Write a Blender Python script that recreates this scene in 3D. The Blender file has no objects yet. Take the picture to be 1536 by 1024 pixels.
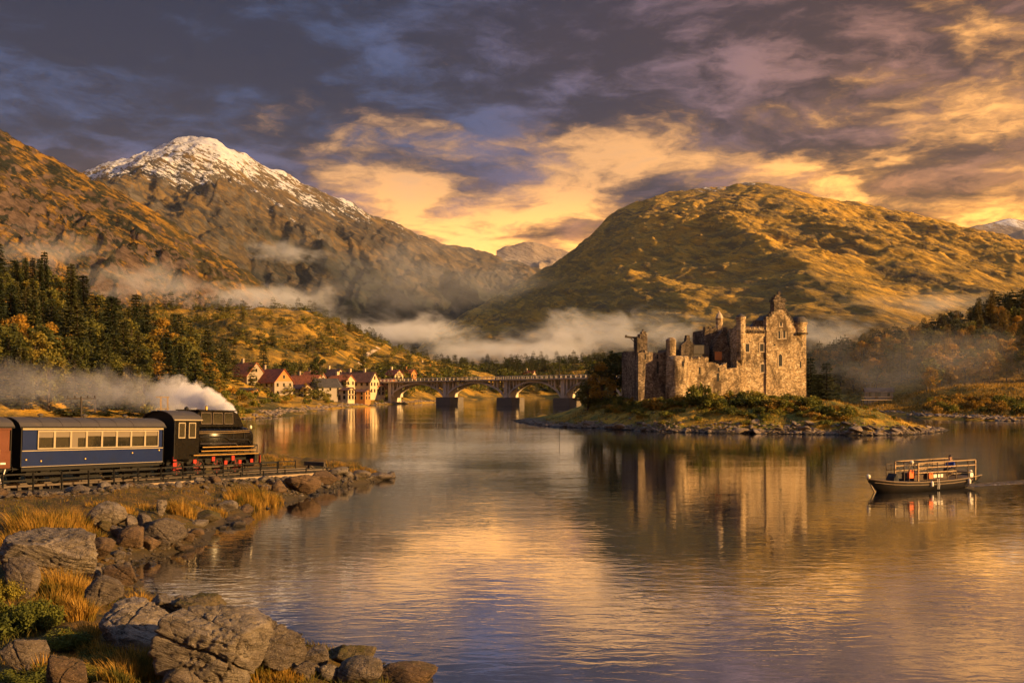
import bpy, math, random
import numpy as np
from mathutils import Vector, Matrix, Euler

scene = bpy.context.scene
COL = scene.collection
R = math.radians

# ------------------------------------------------------------------ camera
FPX, CX, HY, CAMH = 1493.0, 768.0, 580.0, 7.5      # focal length and horizon in pixels of the 1536x1024 photograph
cam_data = bpy.data.cameras.new("camera")
cam_data.sensor_width = 36.0
cam_data.lens = 36.0 * FPX / 1536.0
cam_data.shift_y = (HY - 512.0) / 1536.0
cam_data.clip_start = 0.3
cam_data.clip_end = 40000.0
cam = bpy.data.objects.new("camera", cam_data)
cam.location = (0, 0, CAMH)
cam.rotation_euler = (R(90), 0, 0)
COL.objects.link(cam)
scene.camera = cam

# ------------------------------------------------------------------ light, sky, exposure
SUN_AZ, SUN_EL = 114.0, 14.0
SKY_STRENGTH = 0.14
scene.view_settings.view_transform = 'Standard'
scene.view_settings.look = 'None'
scene.view_settings.exposure = 1.08
scene.view_settings.gamma = 1.0
scene.cycles.use_denoising = True
scene.cycles.max_bounces = 6
scene.cycles.diffuse_bounces = 2
scene.cycles.glossy_bounces = 3
scene.cycles.transmission_bounces = 3
scene.cycles.volume_bounces = 2
scene.cycles.transparent_max_bounces = 4
scene.cycles.use_adaptive_sampling = True
scene.cycles.adaptive_threshold = 0.02
scene.cycles.caustics_reflective = False
scene.cycles.caustics_refractive = False
scene.cycles.volume_step_rate = 3.0
scene.cycles.volume_max_steps = 48
scene.cycles.sample_clamp_indirect = 4.0

sd = bpy.data.lights.new("sun", 'SUN')
sd.energy = 5.0
sd.angle = R(0.6)
sd.color = (1.0, 0.57, 0.20)
sun = bpy.data.objects.new("sun", sd)
S = Vector((math.sin(R(SUN_AZ)) * math.cos(R(SUN_EL)), math.cos(R(SUN_AZ)) * math.cos(R(SUN_EL)), math.sin(R(SUN_EL))))
sun.rotation_euler = S.to_track_quat('Z', 'Y').to_euler()
sun.location = S * 300
COL.objects.link(sun)


class NT:
    """small helper for building node trees"""
    def __init__(self, tree):
        self.t = tree
        self.n = tree.nodes
        self.l = tree.links

    def put(self, sock, v):
        if v is None:
            return
        if isinstance(v, bpy.types.NodeSocket):
            self.l.new(v, sock)
        elif isinstance(v, (tuple, list)) and len(v) == 3 and sock.type == 'RGBA':
            sock.default_value = (*v, 1.0)
        else:
            sock.default_value = v

    def node(self, kind, **props):
        nd = self.n.new(kind)
        for k, v in props.items():
            setattr(nd, k, v)
        return nd

    def math(self, op, a, b=None, c=None, clamp=False):
        nd = self.node('ShaderNodeMath', operation=op, use_clamp=clamp)
        self.put(nd.inputs[0], a)
        if b is not None:
            self.put(nd.inputs[1], b)
        if c is not None:
            self.put(nd.inputs[2], c)
        return nd.outputs[0]

    def vmath(self, op, a, b=None):
        nd = self.node('ShaderNodeVectorMath', operation=op)
        self.put(nd.inputs[0], a)
        if b is not None:
            self.put(nd.inputs[1], b)
        return nd.outputs[0]

    def xyz(self, v):
        nd = self.node('ShaderNodeSeparateXYZ')
        self.put(nd.inputs[0], v)
        return nd.outputs

    def comb(self, x, y, z):
        nd = self.node('ShaderNodeCombineXYZ')
        self.put(nd.inputs[0], x); self.put(nd.inputs[1], y); self.put(nd.inputs[2], z)
        return nd.outputs[0]

    def noise(self, vec, scale, detail=6.0, rough=0.55, dist=0.0, color=False):
        nd = self.node('ShaderNodeTexNoise')
        if vec is not None:
            self.put(nd.inputs['Vector'], vec)
        nd.inputs['Scale'].default_value = scale
        nd.inputs['Detail'].default_value = detail
        nd.inputs['Roughness'].default_value = rough
        nd.inputs['Distortion'].default_value = dist
        return nd.outputs['Color' if color else 'Fac']

    def voro(self, vec, scale, feature='F1', out='Distance', rand=1.0):
        nd = self.node('ShaderNodeTexVoronoi', feature=feature)
        if vec is not None:
            self.put(nd.inputs['Vector'], vec)
        nd.inputs['Scale'].default_value = scale
        nd.inputs['Randomness'].default_value = rand
        return nd.outputs[out]

    def step(self, v, a, b, lo=0.0, hi=1.0):
        nd = self.node('ShaderNodeMapRange', interpolation_type='SMOOTHSTEP')
        self.put(nd.inputs[0], v)
        for i, x in enumerate((a, b, lo, hi)):
            self.put(nd.inputs[1 + i], x)
        return nd.outputs[0]

    def mix(self, f, a, b, blend='MIX'):
        nd = self.node('ShaderNodeMix', data_type='RGBA', blend_type=blend)
        self.put(nd.inputs[0], f)
        self.put(nd.inputs[6], a)
        self.put(nd.inputs[7], b)
        return nd.outputs[2]

    def ramp(self, v, stops):
        nd = self.node('ShaderNodeValToRGB')
        cr = nd.color_ramp
        while len(cr.elements) < len(stops):
            cr.elements.new(0.5)
        for e, (p, c) in zip(cr.elements, stops):
            e.position = p
            e.color = (*c, 1.0)
        self.put(nd.inputs[0], v)
        return nd.outputs[0]

    def bump(self, h, strength=0.5, dist=0.1, normal=None):
        nd = self.node('ShaderNodeBump')
        nd.inputs['Strength'].default_value = strength
        nd.inputs['Distance'].default_value = dist
        self.put(nd.inputs['Height'], h)
        if normal is not None:
            self.put(nd.inputs['Normal'], normal)
        return nd.outputs[0]


# ---- the sky: Nishita air behind two decks of broken sunset cloud
world = bpy.data.worlds.new("World")
scene.world = world
world.use_nodes = True
W = NT(world.node_tree)
for nd in list(W.n):
    W.n.remove(nd)
sky = W.node('ShaderNodeTexSky', sky_type='NISHITA', sun_disc=False)
sky.sun_elevation = R(SUN_EL)
sky.sun_rotation = R(SUN_AZ)
sky.air_density = 1.4
sky.dust_density = 3.0
tc = W.node('ShaderNodeTexCoord')
D = W.vmath('NORMALIZE', tc.outputs['Generated'])
dx, dy, dz = W.xyz(D)
el = W.math('MAXIMUM', dz, 0.0)
inv = W.math('DIVIDE', 1.0, W.math('ADD', el, 0.20))
P = W.comb(W.math('MULTIPLY', dx, inv), W.math('MULTIPLY', dy, inv), W.math('MULTIPLY', el, 3.2))
n0 = W.math('SUBTRACT', W.noise(P, 0.9, 3), 0.5)
rt = W.step(W.math('ADD', dx, W.math('MULTIPLY', n0, 0.40)), -0.10, 0.46)        # towards the sun side
lo = W.step(W.math('ADD', el, W.math('MULTIPLY', n0, -0.14)), 0.230, 0.105)
glow = W.math('MULTIPLY', W.step(W.math('ABSOLUTE', W.math('ADD', dx, 0.03)), 0.26, 0.02), W.step(el, 0.26, 0.13))      # the break in the cloud over the pass
high = W.step(W.math('ADD', el, W.math('MULTIPLY', n0, -0.10)), 0.215, 0.30)         # towards the horizon
warp = W.vmath('SCALE', W.vmath('SUBTRACT', W.noise(P, 2.4, 5, 0.6, color=True), (0.5, 0.5, 0.5)))
warp.node.inputs['Scale'].default_value = 0.30
P2 = W.vmath('ADD', P, warp)
P3 = W.vmath('ADD', P2, (0.11, -0.05, -0.09))


def deck(v):
    a_ = W.noise(v, 1.15, 4, 0.5)
    b_ = W.noise(v, 3.1, 10, 0.62)
    return W.math('ADD', W.math('MULTIPLY', a_, 0.54), W.math('MULTIPLY', b_, 0.52))


d1 = deck(P2)
d1s = deck(P3)
fine = W.noise(P2, 7.0, 8, 0.62)
# heavier overhead on the left, breaking up towards the low right
cover = W.math('ADD', d1, W.math('SUBTRACT', W.math('ADD', 0.028, W.math('SUBTRACT', W.math('MULTIPLY', high, 0.070), W.math('MULTIPLY', glow, 0.035))), W.math('MULTIPLY', W.math('ADD', W.math('MULTIPLY', rt, 0.26), W.math('MULTIPLY', lo, 0.66)), 0.105)))
rim = W.math('MULTIPLY', W.math('SUBTRACT', d1, d1s), 6.5)
rim = W.math('ADD', rim, W.math('MULTIPLY', W.math('SUBTRACT', fine, 0.5), 1.5))
rim = W.step(rim, -0.25, 0.90)
warm = W.math('ADD', W.math('MULTIPLY', rt, 0.42), W.math('ADD', W.math('MULTIPLY', lo, 0.60), W.math('MULTIPLY', glow, 0.16)), clamp=True)
dark = W.mix(warm, (0.0042, 0.0125, 0.035), (0.070, 0.031, 0.013))
lit = W.mix(warm, (0.026, 0.048, 0.112), (0.44, 0.170, 0.034))
cloud = W.mix(rim, dark, lit)
gapc = W.mix(warm, (0.34, 0.180, 0.085), (1.16, 0.49, 0.095))
airc = W.vmath('SCALE', sky.outputs[0])
airc.node.inputs['Scale'].default_value = SKY_STRENGTH
gapc = W.vmath('SCALE', gapc)
W.put(gapc.node.inputs['Scale'], W.math('ADD', 1.0, W.math('MULTIPLY', glow, 0.18)))
edge = W.math('POWER', W.step(cover, 0.585, 0.448), 1.7)
blue = W.math('MULTIPLY', W.step(cover, 0.455, 0.37), W.step(el, 0.16, 0.26))
c = W.mix(edge, cloud, gapc)
c = W.mix(W.math('MULTIPLY', blue, 0.55), c, W.vmath('MULTIPLY', airc, (0.36, 0.38, 0.46)))
c = W.mix(W.math('MULTIPLY', W.step(el, 0.40, 0.72), 0.55), c, W.vmath('MULTIPLY', airc, (0.75, 0.95, 1.25)))      # bluer sky added overhead, out of view, to cool the shadows
bg = W.node('ShaderNodeBackground')
W.put(bg.inputs[0], c)
bg.inputs[1].default_value = 1.0
wo = W.node('ShaderNodeOutputWorld')
W.l.new(bg.outputs[0], wo.inputs[0])


# ------------------------------------------------------------------ geometry helpers
def at(px, py, Y):
    """the point at distance Y seen at a pixel of the 1536x1024 photograph"""
    return Vector(((px - CX) / FPX * Y, Y, CAMH - (py - HY) / FPX * Y))


def wx(px, Y):
    return (px - CX) / FPX * Y


def wz(py, Y):
    return CAMH - (py - HY) / FPX * Y


def _hash(ix, iy, seed):
    h = (ix.astype(np.int64) * 374761393 + iy.astype(np.int64) * 668265263 + seed * 974634777) & 0xFFFFFFFF
    h = ((h ^ (h >> 13)) * 1274126177) & 0xFFFFFFFF
    h = ((h ^ (h >> 16)) * 2246822519) & 0xFFFFFFFF
    return (h ^ (h >> 15)).astype(np.float64) / 4294967295.0 * 2 * np.pi


def perlin(x, y, seed=0):
    x = np.asarray(x, float); y = np.asarray(y, float)
    ix = np.floor(x); iy = np.floor(y)
    fx = x - ix; fy = y - iy
    u = fx * fx * fx * (fx * (fx * 6 - 15) + 10)
    v = fy * fy * fy * (fy * (fy * 6 - 15) + 10)

    def g(ox, oy):
        a = _hash(ix + ox, iy + oy, seed)
        return np.cos(a) * (fx - ox) + np.sin(a) * (fy - oy)
    a = g(0, 0) + (g(1, 0) - g(0, 0)) * u
    b = g(0, 1) + (g(1, 1) - g(0, 1)) * u
    return (a + (b - a) * v) * 1.5


def fbm(x, y, octv=5, seed=0, gain=0.5):
    r = 0; a = 1.0; n = 0.0
    for i in range(octv):
        r = r + a * perlin(x * 2.03 ** i + 17.3 * i, y * 2.03 ** i - 9.1 * i, seed + i)
        n += a
        a *= gain
    return r / n * 1.6


def ridged(x, y, octv=5, seed=0, gain=0.5):
    r = 0; a = 1.0; n = 0.0; w = 1.0
    for i in range(octv):
        s = 1 - np.abs(perlin(x * 2.07 ** i + 31.7 * i, y * 2.07 ** i + 11.9 * i, seed + i))
        s = s * s * w
        w = np.clip(s * 1.6, 0, 1)
        r = r + a * s
        n += a
        a *= gain
    return r / n


def sst(a, b, x):
    t = np.clip((x - a) / (b - a), 0, 1)
    return t * t * (3 - 2 * t)


def put_mesh(name, verts, faces, mats, parent=None, smooth=False, fmat=None):
    """ONE mesh object from numpy verts and faces (all of one size)"""
    me = bpy.data.meshes.new(name)
    verts = np.asarray(verts, np.float32).reshape(-1, 3)
    faces = np.asarray(faces, np.int32)
    m, k = faces.shape
    me.vertices.add(len(verts)); me.vertices.foreach_set('co', verts.ravel())
    me.loops.add(m * k); me.loops.foreach_set('vertex_index', faces.ravel())
    me.polygons.add(m)
    me.polygons.foreach_set('loop_start', np.arange(0, m * k, k, dtype=np.int32))
    me.polygons.foreach_set('loop_total', np.full(m, k, np.int32))
    me.polygons.foreach_set('use_smooth', np.full(m, smooth, bool))
    for mt in (mats if isinstance(mats, (list, tuple)) else [mats]):
        me.materials.append(mt)
    if fmat is not None:
        me.polygons.foreach_set('material_index', np.asarray(fmat, np.int32))
    me.update(calc_edges=True)
    me.validate()
    o = bpy.data.objects.new(name, me)
    COL.objects.link(o)
    if parent is not None:
        o.parent = parent
    return o


class MB:
    """collects shapes for ONE mesh"""
    def __init__(self):
        self.v = []; self.f = []; self.m = []; self.mi = 0; self.M = None

    def add(self, vs, fs):
        b = len(self.v)
        for p in vs:
            p = Vector(p)
            self.v.append(tuple(self.M @ p if self.M is not None else p))
        for f in fs:
            self.f.append(tuple(i + b for i in f)); self.m.append(self.mi)
        return self

    def box(self, x0, x1, y0, y1, z0, z1):
        v = [(x0, y0, z0), (x1, y0, z0), (x1, y1, z0), (x0, y1, z0), (x0, y0, z1), (x1, y0, z1), (x1, y1, z1), (x0, y1, z1)]
        return self.add(v, [(3, 2, 1, 0), (4, 5, 6, 7), (0, 1, 5, 4), (1, 2, 6, 5), (2, 3, 7, 6), (3, 0, 4, 7)])

    def bar(self, a, b, w=0.05, h=None, up=(0, 0, 1)):
        """square bar from a to b"""
        a = Vector(a); b = Vector(b); h = w if h is None else h
        d = (b - a).normalized(); u = Vector(up)
        if abs(d.dot(u)) > 0.98:
            u = Vector((0, 1, 0))
        s = d.cross(u).normalized() * (w / 2); t = s.cross(d).normalized() * (h / 2)
        v = [a - s - t, a + s - t, a + s + t, a - s + t, b - s - t, b + s - t, b + s + t, b - s + t]
        return self.add(v, [(0, 1, 2, 3), (7, 6, 5, 4), (0, 4, 5, 1), (1, 5, 6, 2), (2, 6, 7, 3), (3, 7, 4, 0)])

    def tube(self, pts, rad, n=8, caps=True):
        """round tube through points; rad a number or one per point"""
        pts = [Vector(p) for p in pts]
        rad = [rad] * len(pts) if isinstance(rad, (int, float)) else rad
        vs = []; fs = []
        prev = None
        for i, p in enumerate(pts):
            d = (pts[min(i + 1, len(pts) - 1)] - pts[max(i - 1, 0)]).normalized()
            u = prev if prev is not None else (Vector((0, 0, 1)) if abs(d.z) < 0.9 else Vector((1, 0, 0)))
            s = d.cross(u).normalized(); u = s.cross(d).normalized(); prev = u
            for k in range(n):
                a = 2 * math.pi * k / n
                vs.append(p + (s * math.cos(a) + u * math.sin(a)) * rad[i])
        for i in range(len(pts) - 1):
            for k in range(n):
                k2 = (k + 1) % n
                fs.append((i * n + k, (i + 1) * n + k, (i + 1) * n + k2, i * n + k2))
        if caps:
            fs.append(tuple(range(n))); fs.append(tuple((len(pts) - 1) * n + k for k in range(n - 1, -1, -1)))
        return self.add(vs, fs)

    def lathe(self, prof, n=16, c=(0, 0, 0)):
        """profile [(r, z)] turned about z"""
        vs = []; fs = []
        for r, z in prof:
            for k in range(n):
                a = 2 * math.pi * k / n
                vs.append((c[0] + r * math.cos(a), c[1] + r * math.sin(a), c[2] + z))
        for i in range(len(prof) - 1):
            for k in range(n):
                k2 = (k + 1) % n
                fs.append((i * n + k, i * n + k2, (i + 1) * n + k2, (i + 1) * n + k))
        fs.append(tuple(range(n - 1, -1, -1))); fs.append(tuple((len(prof) - 1) * n + k for k in range(n)))
        return self.add(vs, fs)

    def prism(self, poly, y0, y1):
        """polygon [(x, z)] (counter-clockwise seen from -y) extruded along y"""
        n = len(poly)
        v = [(x, y0, z) for x, z in poly] + [(x, y1, z) for x, z in poly]
        f = [tuple(range(n)), tuple(range(2 * n - 1, n - 1, -1))]
        for i in range(n):
            j = (i + 1) % n
            f.append((j, i, n + i, n + j))
        return self.add(v, f)

    def build(self, name, mats, parent=None, smooth=False):
        me = bpy.data.meshes.new(name)
        me.from_pydata(self.v, [], self.f)
        for mt in (mats if isinstance(mats, (list, tuple)) else [mats]):
            me.materials.append(mt)
        me.polygons.foreach_set('material_index', self.m)
        me.polygons.foreach_set('use_smooth', [smooth] * len(self.f))
        me.update()
        o = bpy.data.objects.new(name, me)
        COL.objects.link(o)
        if parent is not None:
            o.parent = parent
        return o


def tag(o, label=None, cat=None, group=None, kind=None):
    for k, v in (('label', label), ('category', cat), ('group', group), ('kind', kind)):
        if v:
            o[k] = v
    return o


def empty(name, loc=(0, 0, 0), rz=0.0, label=None, cat=None, group=None):
    o = bpy.data.objects.new(name, None)
    o.location = loc
    o.rotation_euler = (0, 0, rz)
    o.empty_display_size = 0.3
    COL.objects.link(o)
    return tag(o, label, cat, group)


def copy_tree(o, parent=None):
    c = o.copy()
    COL.objects.link(c)
    if parent is not None:
        c.parent = parent
    for ch in list(o.children):
        copy_tree(ch, c)
    return c


# ------------------------------------------------------------------ materials
def new_mat(name):
    m = bpy.data.materials.new(name)
    m.use_nodes = True
    t = NT(m.node_tree)
    b = t.n['Principled BSDF']
    return m, t, b


def obj_vec(t):
    return t.node('ShaderNodeTexCoord').outputs['Object']


def pos_vec(t):
    return t.node('ShaderNodeNewGeometry').outputs['Position']


def plain(name, col, rough=0.6, metal=0.0, var=0.25, scale=3.0, bump=0.0, spec=0.5, dirt=None):
    m, t, b = new_mat(name)
    v = obj_vec(t)
    n = t.noise(v, scale, 6, 0.6)
    c = t.mix(n, tuple(x * (1 - var) for x in col), tuple(min(1, x * (1 + var)) for x in col))
    if dirt:
        c = t.mix(t.step(t.noise(v, scale * 0.6, 8, 0.65), 0.52, 0.72), c, dirt)
    t.put(b.inputs['Base Color'], c)
    t.put(b.inputs['Roughness'], t.math('ADD', rough - 0.08, t.math('MULTIPLY', n, 0.16)))
    b.inputs['Metallic'].default_value = metal
    b.inputs['Specular IOR Level'].default_value = spec
    if bump:
        t.put(b.inputs['Normal'], t.bump(t.noise(v, scale * 6, 5, 0.6), bump, 0.03))
    return m


def hill_mat(name, L, grass, bracken, heath, rock, snow=None, tree=None, bump=1.0, rocky=0.5, slant=0.55, dk=0.0):
    """moorland: golden grass, bracken, dark heather, bare rock on the steep parts; L = size of a patch in metres"""
    m, t, b = new_mat(name)
    p = pos_vec(t)
    x, y, z = t.xyz(p)
    lean = t.math('ADD', z, t.math('MULTIPLY', x, slant))
    st = t.comb(t.math('MULTIPLY', x, 0.34), t.math('MULTIPLY', y, 0.34), t.math('MULTIPLY', lean, 1.25))
    n1 = t.noise(st, 1 / L, 8, 0.62, 0.6)
    n2 = t.noise(st, 3.7 / L, 8, 0.65, 0.4)
    n3 = t.noise(st, 16.0 / L, 6, 0.68, 0.2)
    n4 = t.noise(t.comb(t.math('MULTIPLY', x, 0.34), t.math('MULTIPLY', y, 0.34), lean), 52.0 / L, 5, 0.72, 0.3)
    c = t.mix(t.step(t.math('ADD', n1, t.math('MULTIPLY', t.math('SUBTRACT', n2, 0.5), 0.7)), 0.41 - dk, 0.58 - dk), grass, bracken)
    c = t.mix(t.step(t.math('ADD', t.math('MULTIPLY', n2, 0.7), t.math('MULTIPLY', n3, 0.3)), 0.48 - dk, 0.60 - dk), c, heath)
    nz = t.xyz(t.node('ShaderNodeNewGeometry').outputs['Normal'])[2]
    steep = t.math('ADD', t.math('SUBTRACT', 1.0, nz), t.math('MULTIPLY', t.math('SUBTRACT', t.math('ADD', t.math('MULTIPLY', n2, 0.5), t.math('MULTIPLY', n3, 0.5)), 0.5), 1.3))
    nb_ = t.noise(st, 0.33 / L, 4, 0.6, 0.8)
    c = t.mix(t.math('MULTIPLY', t.step(nb_, 0.47, 0.62), 0.6), c, bracken)
    c = t.mix(t.math('MULTIPLY', t.step(n4, 0.50, 0.66), 0.75), c, tuple(q * 1.15 for q in heath))
    n5 = t.noise(st, 9.0 / L, 6, 0.72, 0.5)
    c = t.mix(t.math('MULTIPLY', t.step(n5, 0.51, 0.60), 0.55), c, tuple(min(1.0, q * 1.2) for q in grass))
    c = t.mix(t.math('MULTIPLY', t.step(n5, 0.46, 0.39), 0.6), c, heath)
    rk = t.step(steep, 0.62 - 0.3 * rocky, 0.74 - 0.3 * rocky)
    rc = t.mix(t.step(n3, 0.38, 0.62), rock, tuple(q * 0.45 for q in rock))
    c = t.mix(rk, c, rc)
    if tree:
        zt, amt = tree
        wood_shade = t.step(t.math('ADD', z, t.math('MULTIPLY', t.math('SUBTRACT', n1, 0.5), zt * 1.6)), zt, zt * 0.55)
        c = t.mix(t.math('MULTIPLY', wood_shade, amt), c, (0.016, 0.025, 0.024))  # lower slopes: dark woodland tone that also paints in cloud shade
    h = t.math('ADD', t.math('ADD', t.math('MULTIPLY', n2, 1.0), t.math('MULTIPLY', n3, 0.55)), t.math('MULTIPLY', n4, 0.22))
    if snow:
        zs, amp = snow
        sv = t.math('ADD', z, t.math('MULTIPLY', t.math('SUBTRACT', t.math('ADD', t.math('MULTIPLY', n2, 0.35), t.math('ADD', t.math('MULTIPLY', n3, 0.35), t.math('MULTIPLY', n4, 0.30))), 0.5), amp))
        sv = t.math('SUBTRACT', sv, t.math('MULTIPLY', rk, amp * 0.10))
        s = t.step(sv, zs, zs + 45)
        c = t.mix(s, c, (0.64, 0.66, 0.72))
    t.put(b.inputs['Base Color'], c)
    b.inputs['Roughness'].default_value = 0.95
    b.inputs['Specular IOR Level'].default_value = 0.15
    t.put(b.inputs['Normal'], t.bump(h, 0.9, L * 0.10 * bump))
    return m


GRASS = (0.36, 0.185, 0.030)
BRACK = (0.20, 0.088, 0.022)
HEATH = (0.060, 0.042, 0.016)
ROCK = (0.17, 0.125, 0.095)
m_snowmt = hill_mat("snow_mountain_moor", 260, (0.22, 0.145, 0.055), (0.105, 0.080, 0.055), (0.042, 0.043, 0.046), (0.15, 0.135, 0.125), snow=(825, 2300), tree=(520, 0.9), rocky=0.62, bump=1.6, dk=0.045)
m_rightmt = hill_mat("golden_moor", 200, (0.60, 0.35, 0.050), (0.27, 0.185, 0.042), (0.120, 0.090, 0.052), (0.24, 0.19, 0.15), snow=(570, 420), tree=(130, 0.6), rocky=0.22, bump=1.0, dk=0.0)
m_leftmt = hill_mat("rocky_moor", 90, (0.36, 0.19, 0.024), (0.085, 0.064, 0.020), (0.018, 0.022, 0.015), (0.15, 0.105, 0.085), rocky=0.85, bump=1.5, dk=0.085)
m_ground = hill_mat("valley_grass", 46, (0.46, 0.26, 0.032), (0.20, 0.125, 0.024), (0.060, 0.058, 0.018), (0.17, 0.13, 0.09), rocky=0.1, bump=0.5)
m_peaks = hill_mat("hazed_distant_rock", 420, (0.34, 0.27, 0.20), (0.30, 0.24, 0.19), (0.24, 0.20, 0.17), (0.32, 0.29, 0.27), snow=(1050, 900), rocky=0.8)  # haze of the distance put into the pale rock colours


# ------------------------------------------------------------------ hills and mountains
def heights(x, y, sil, yr, D, back=None, prof=1.25, bow=0.0, qp=0.0):
    """height of a mountain whose skyline is the pixel line sil at distance yr (bowed back away from the nose at qp)"""
    q = (np.array([s[0] for s in sil], float) - CX) / FPX
    py = np.array([s[1] for s in sil], float)
    qq = np.linspace(q[0], q[-1], 600)
    pp = np.interp(qq, q, py)
    k = np.ones(13) / 13
    pp[6:-6] = np.convolve(pp, k, 'valid')
    Yr = yr * (1 + bow * np.abs(qq - qp))
    X = qq * Yr
    Z = np.maximum(CAMH - (pp - HY) / FPX * Yr, -5)
    yrx = np.interp(x, X, Yr)
    zr = np.interp(x, X, Z)
    t = (yrx - y) / D
    tb = (y - yrx) / (back or D)
    p = np.where(t >= 0, np.clip(1 - t, 0, 1) ** prof, np.clip(1 - tb, 0, 1) ** 1.3)
    return zr, t, p


def grid_sheet(name, x0, x1, y0, y1, nx, ny, fn, mat):
    xs = np.linspace(x0, x1, nx); ys = np.linspace(y0, y1, ny)
    X, Y = np.meshgrid(xs, ys)
    Z = fn(X, Y)
    V = np.stack([X, Y, Z], -1).reshape(-1, 3)
    i = np.arange(nx * ny).reshape(ny, nx)
    F = np.stack([i[:-1, :-1], i[:-1, 1:], i[1:, 1:], i[1:, :-1]], -1).reshape(-1, 4)
    return put_mesh(name, V, F, mat, smooth=True)


def snow_mt(x, y):
    sil = [(-500, 470), (-200, 400), (60, 290), (130, 252), (190, 225), (240, 205), (275, 195), (300, 193), (330, 201), (380, 228), (430, 252),
           (500, 283), (560, 315), (620, 340), (700, 362), (760, 380), (820, 388), (950, 420), (1200, 520)]
    wxp = x + 60 * fbm(x / 700, y / 700, 3, 5)
    zr, t, p = heights(wxp, y, sil, 3900, 2700, 2500, 1.12, bow=0.75, qp=(300 - CX) / FPX)
    env = np.clip(t * 3.2, 0.05, 1) * np.clip(p * 1.8, 0, 1)
    w = 90 * fbm(x / 420, y / 420, 3, 9)
    sp = ridged((x + w) / 620 + 0.2 * (y / 900), (y + w) / 1500, 6, 21)
    h = zr * p + env * (sp - 0.55) * 150 + env * (ridged((x + w) / 120 + 0.25 * y / 120, (y - w) / 420, 6, 23, 0.6) - 0.5) * 60 + env * (ridged((x - w) / 46, (y + w) / 150, 4, 27, 0.6) - 0.5) * 18
    return h + 22 * fbm(x / 130, y / 130, 5, 3) * np.clip(p * 2, 0, 1) - 30


def right_mt(x, y):
    sil = [(350, 570), (560, 545), (640, 505), (700, 466), (740, 441), (790, 411), (840, 376), (870, 350), (900, 320), (930, 301), (960, 291), (1000, 281),
           (1060, 275), (1100, 270), (1140, 263), (1175, 275), (1230, 289), (1290, 295), (1350, 308), (1400, 324), (1450, 344), (1536, 374), (1700, 430), (2000, 500), (2400, 560)]
    sh = [(600, 580), (760, 530), (850, 440), (950, 378), (1040, 332), (1075, 314), (1095, 311), (1120, 319), (1170, 350), (1215, 395), (1290, 462), (1400, 540), (1500, 590)]
    sh2 = [(1150, 560), (1250, 420), (1300, 375), (1340, 372), (1400, 405), (1470, 440), (1560, 470), (1700, 560)]
    w0 = 50 * fbm(x / 420, y / 420, 3, 41)
    zr, t, p = heights(x + w0 * 0.5, y, sil, 2750, 1750, 2000, 0.95, bow=0.35, qp=(1120 - CX) / FPX)
    a = zr * p
    z2, t2, p2 = heights(x + w0, y, sh, 2150, 1250, 700, 1.0, bow=0.9, qp=(1095 - CX) / FPX)
    b = z2 * p2
    z3, t3, p3 = heights(x + w0, y, sh2, 1850, 950, 700, 1.05, bow=0.7, qp=(1320 - CX) / FPX)
    c = z3 * p3
    k = 14.0
    h = k * np.logaddexp(np.logaddexp(a / k, b / k), c / k)
    env = np.clip(t * 4.0, 0.04, 1) * np.clip(p * 2, 0, 1)
    w = 60 * fbm(x / 300, y / 300, 3, 49)
    sp = ridged((x + w) / 420 + 0.35 * y / 420, (y + w) / 900, 6, 51)
    h = h + env * (sp - 0.5) * 30 + env * (ridged((x + w) / 110 + 0.55 * y / 110, (y - w) / 420, 6, 53, 0.55) - 0.5) * 17 + env * (ridged((x - w) / 30 + 0.55 * y / 30, (y + w) / 100, 5, 57, 0.62) - 0.5) * 11
    return h + 9 * fbm(x / 60, y / 60, 5, 43) * np.clip(p * 2, 0, 1) - 16


def left_mt(x, y):
    sil = [(-1200, -150), (-700, 0), (-300, 90), (-100, 140), (0, 186), (30, 200), (60, 217), (120, 249), (200, 288), (260, 320), (320, 364), (370, 398), (395, 418), (430, 452), (500, 500), (580, 545), (650, 580)]
    w0 = 22 * fbm(x / 140, y / 140, 4, 61)
    zr, t, p = heights(x + w0 * 0.4, y, sil, 1250, 760, 900, 1.0, bow=0.5, qp=(-300 - CX) / FPX)
    env = np.clip(t * 4, 0.06, 1) * np.clip(p * 2, 0, 1)
    w = 30 * fbm(x / 130, y / 130, 3, 69)
    sp = ridged((x + w) / 190 + 0.5 * y / 190, (y + w) / 330, 6, 71)
    h = zr * p + env * (sp - 0.5) * 44 + env * (ridged((x + w) / 44, (y - w) / 90, 6, 73, 0.62) - 0.5) * 24 + env * (ridged((x - w) / 15, (y + w) / 30, 4, 77, 0.6) - 0.5) * 7
    return h + 5.5 * fbm(x / 22, y / 22, 5, 63) * np.clip(p * 2, 0, 1) - 9


def peaks(sil, yr):
    def f(x, y):
        zr, t, p = heights(x, y, sil, yr, 1900, 1500, 1.1)
        env = np.clip(p * 2, 0, 1)
        return zr * p + env * (ridged(x / 420, y / 500, 6, 81) - 0.55) * 150 * np.clip(t * 4, 0.25, 1) - 60
    return f


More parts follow.
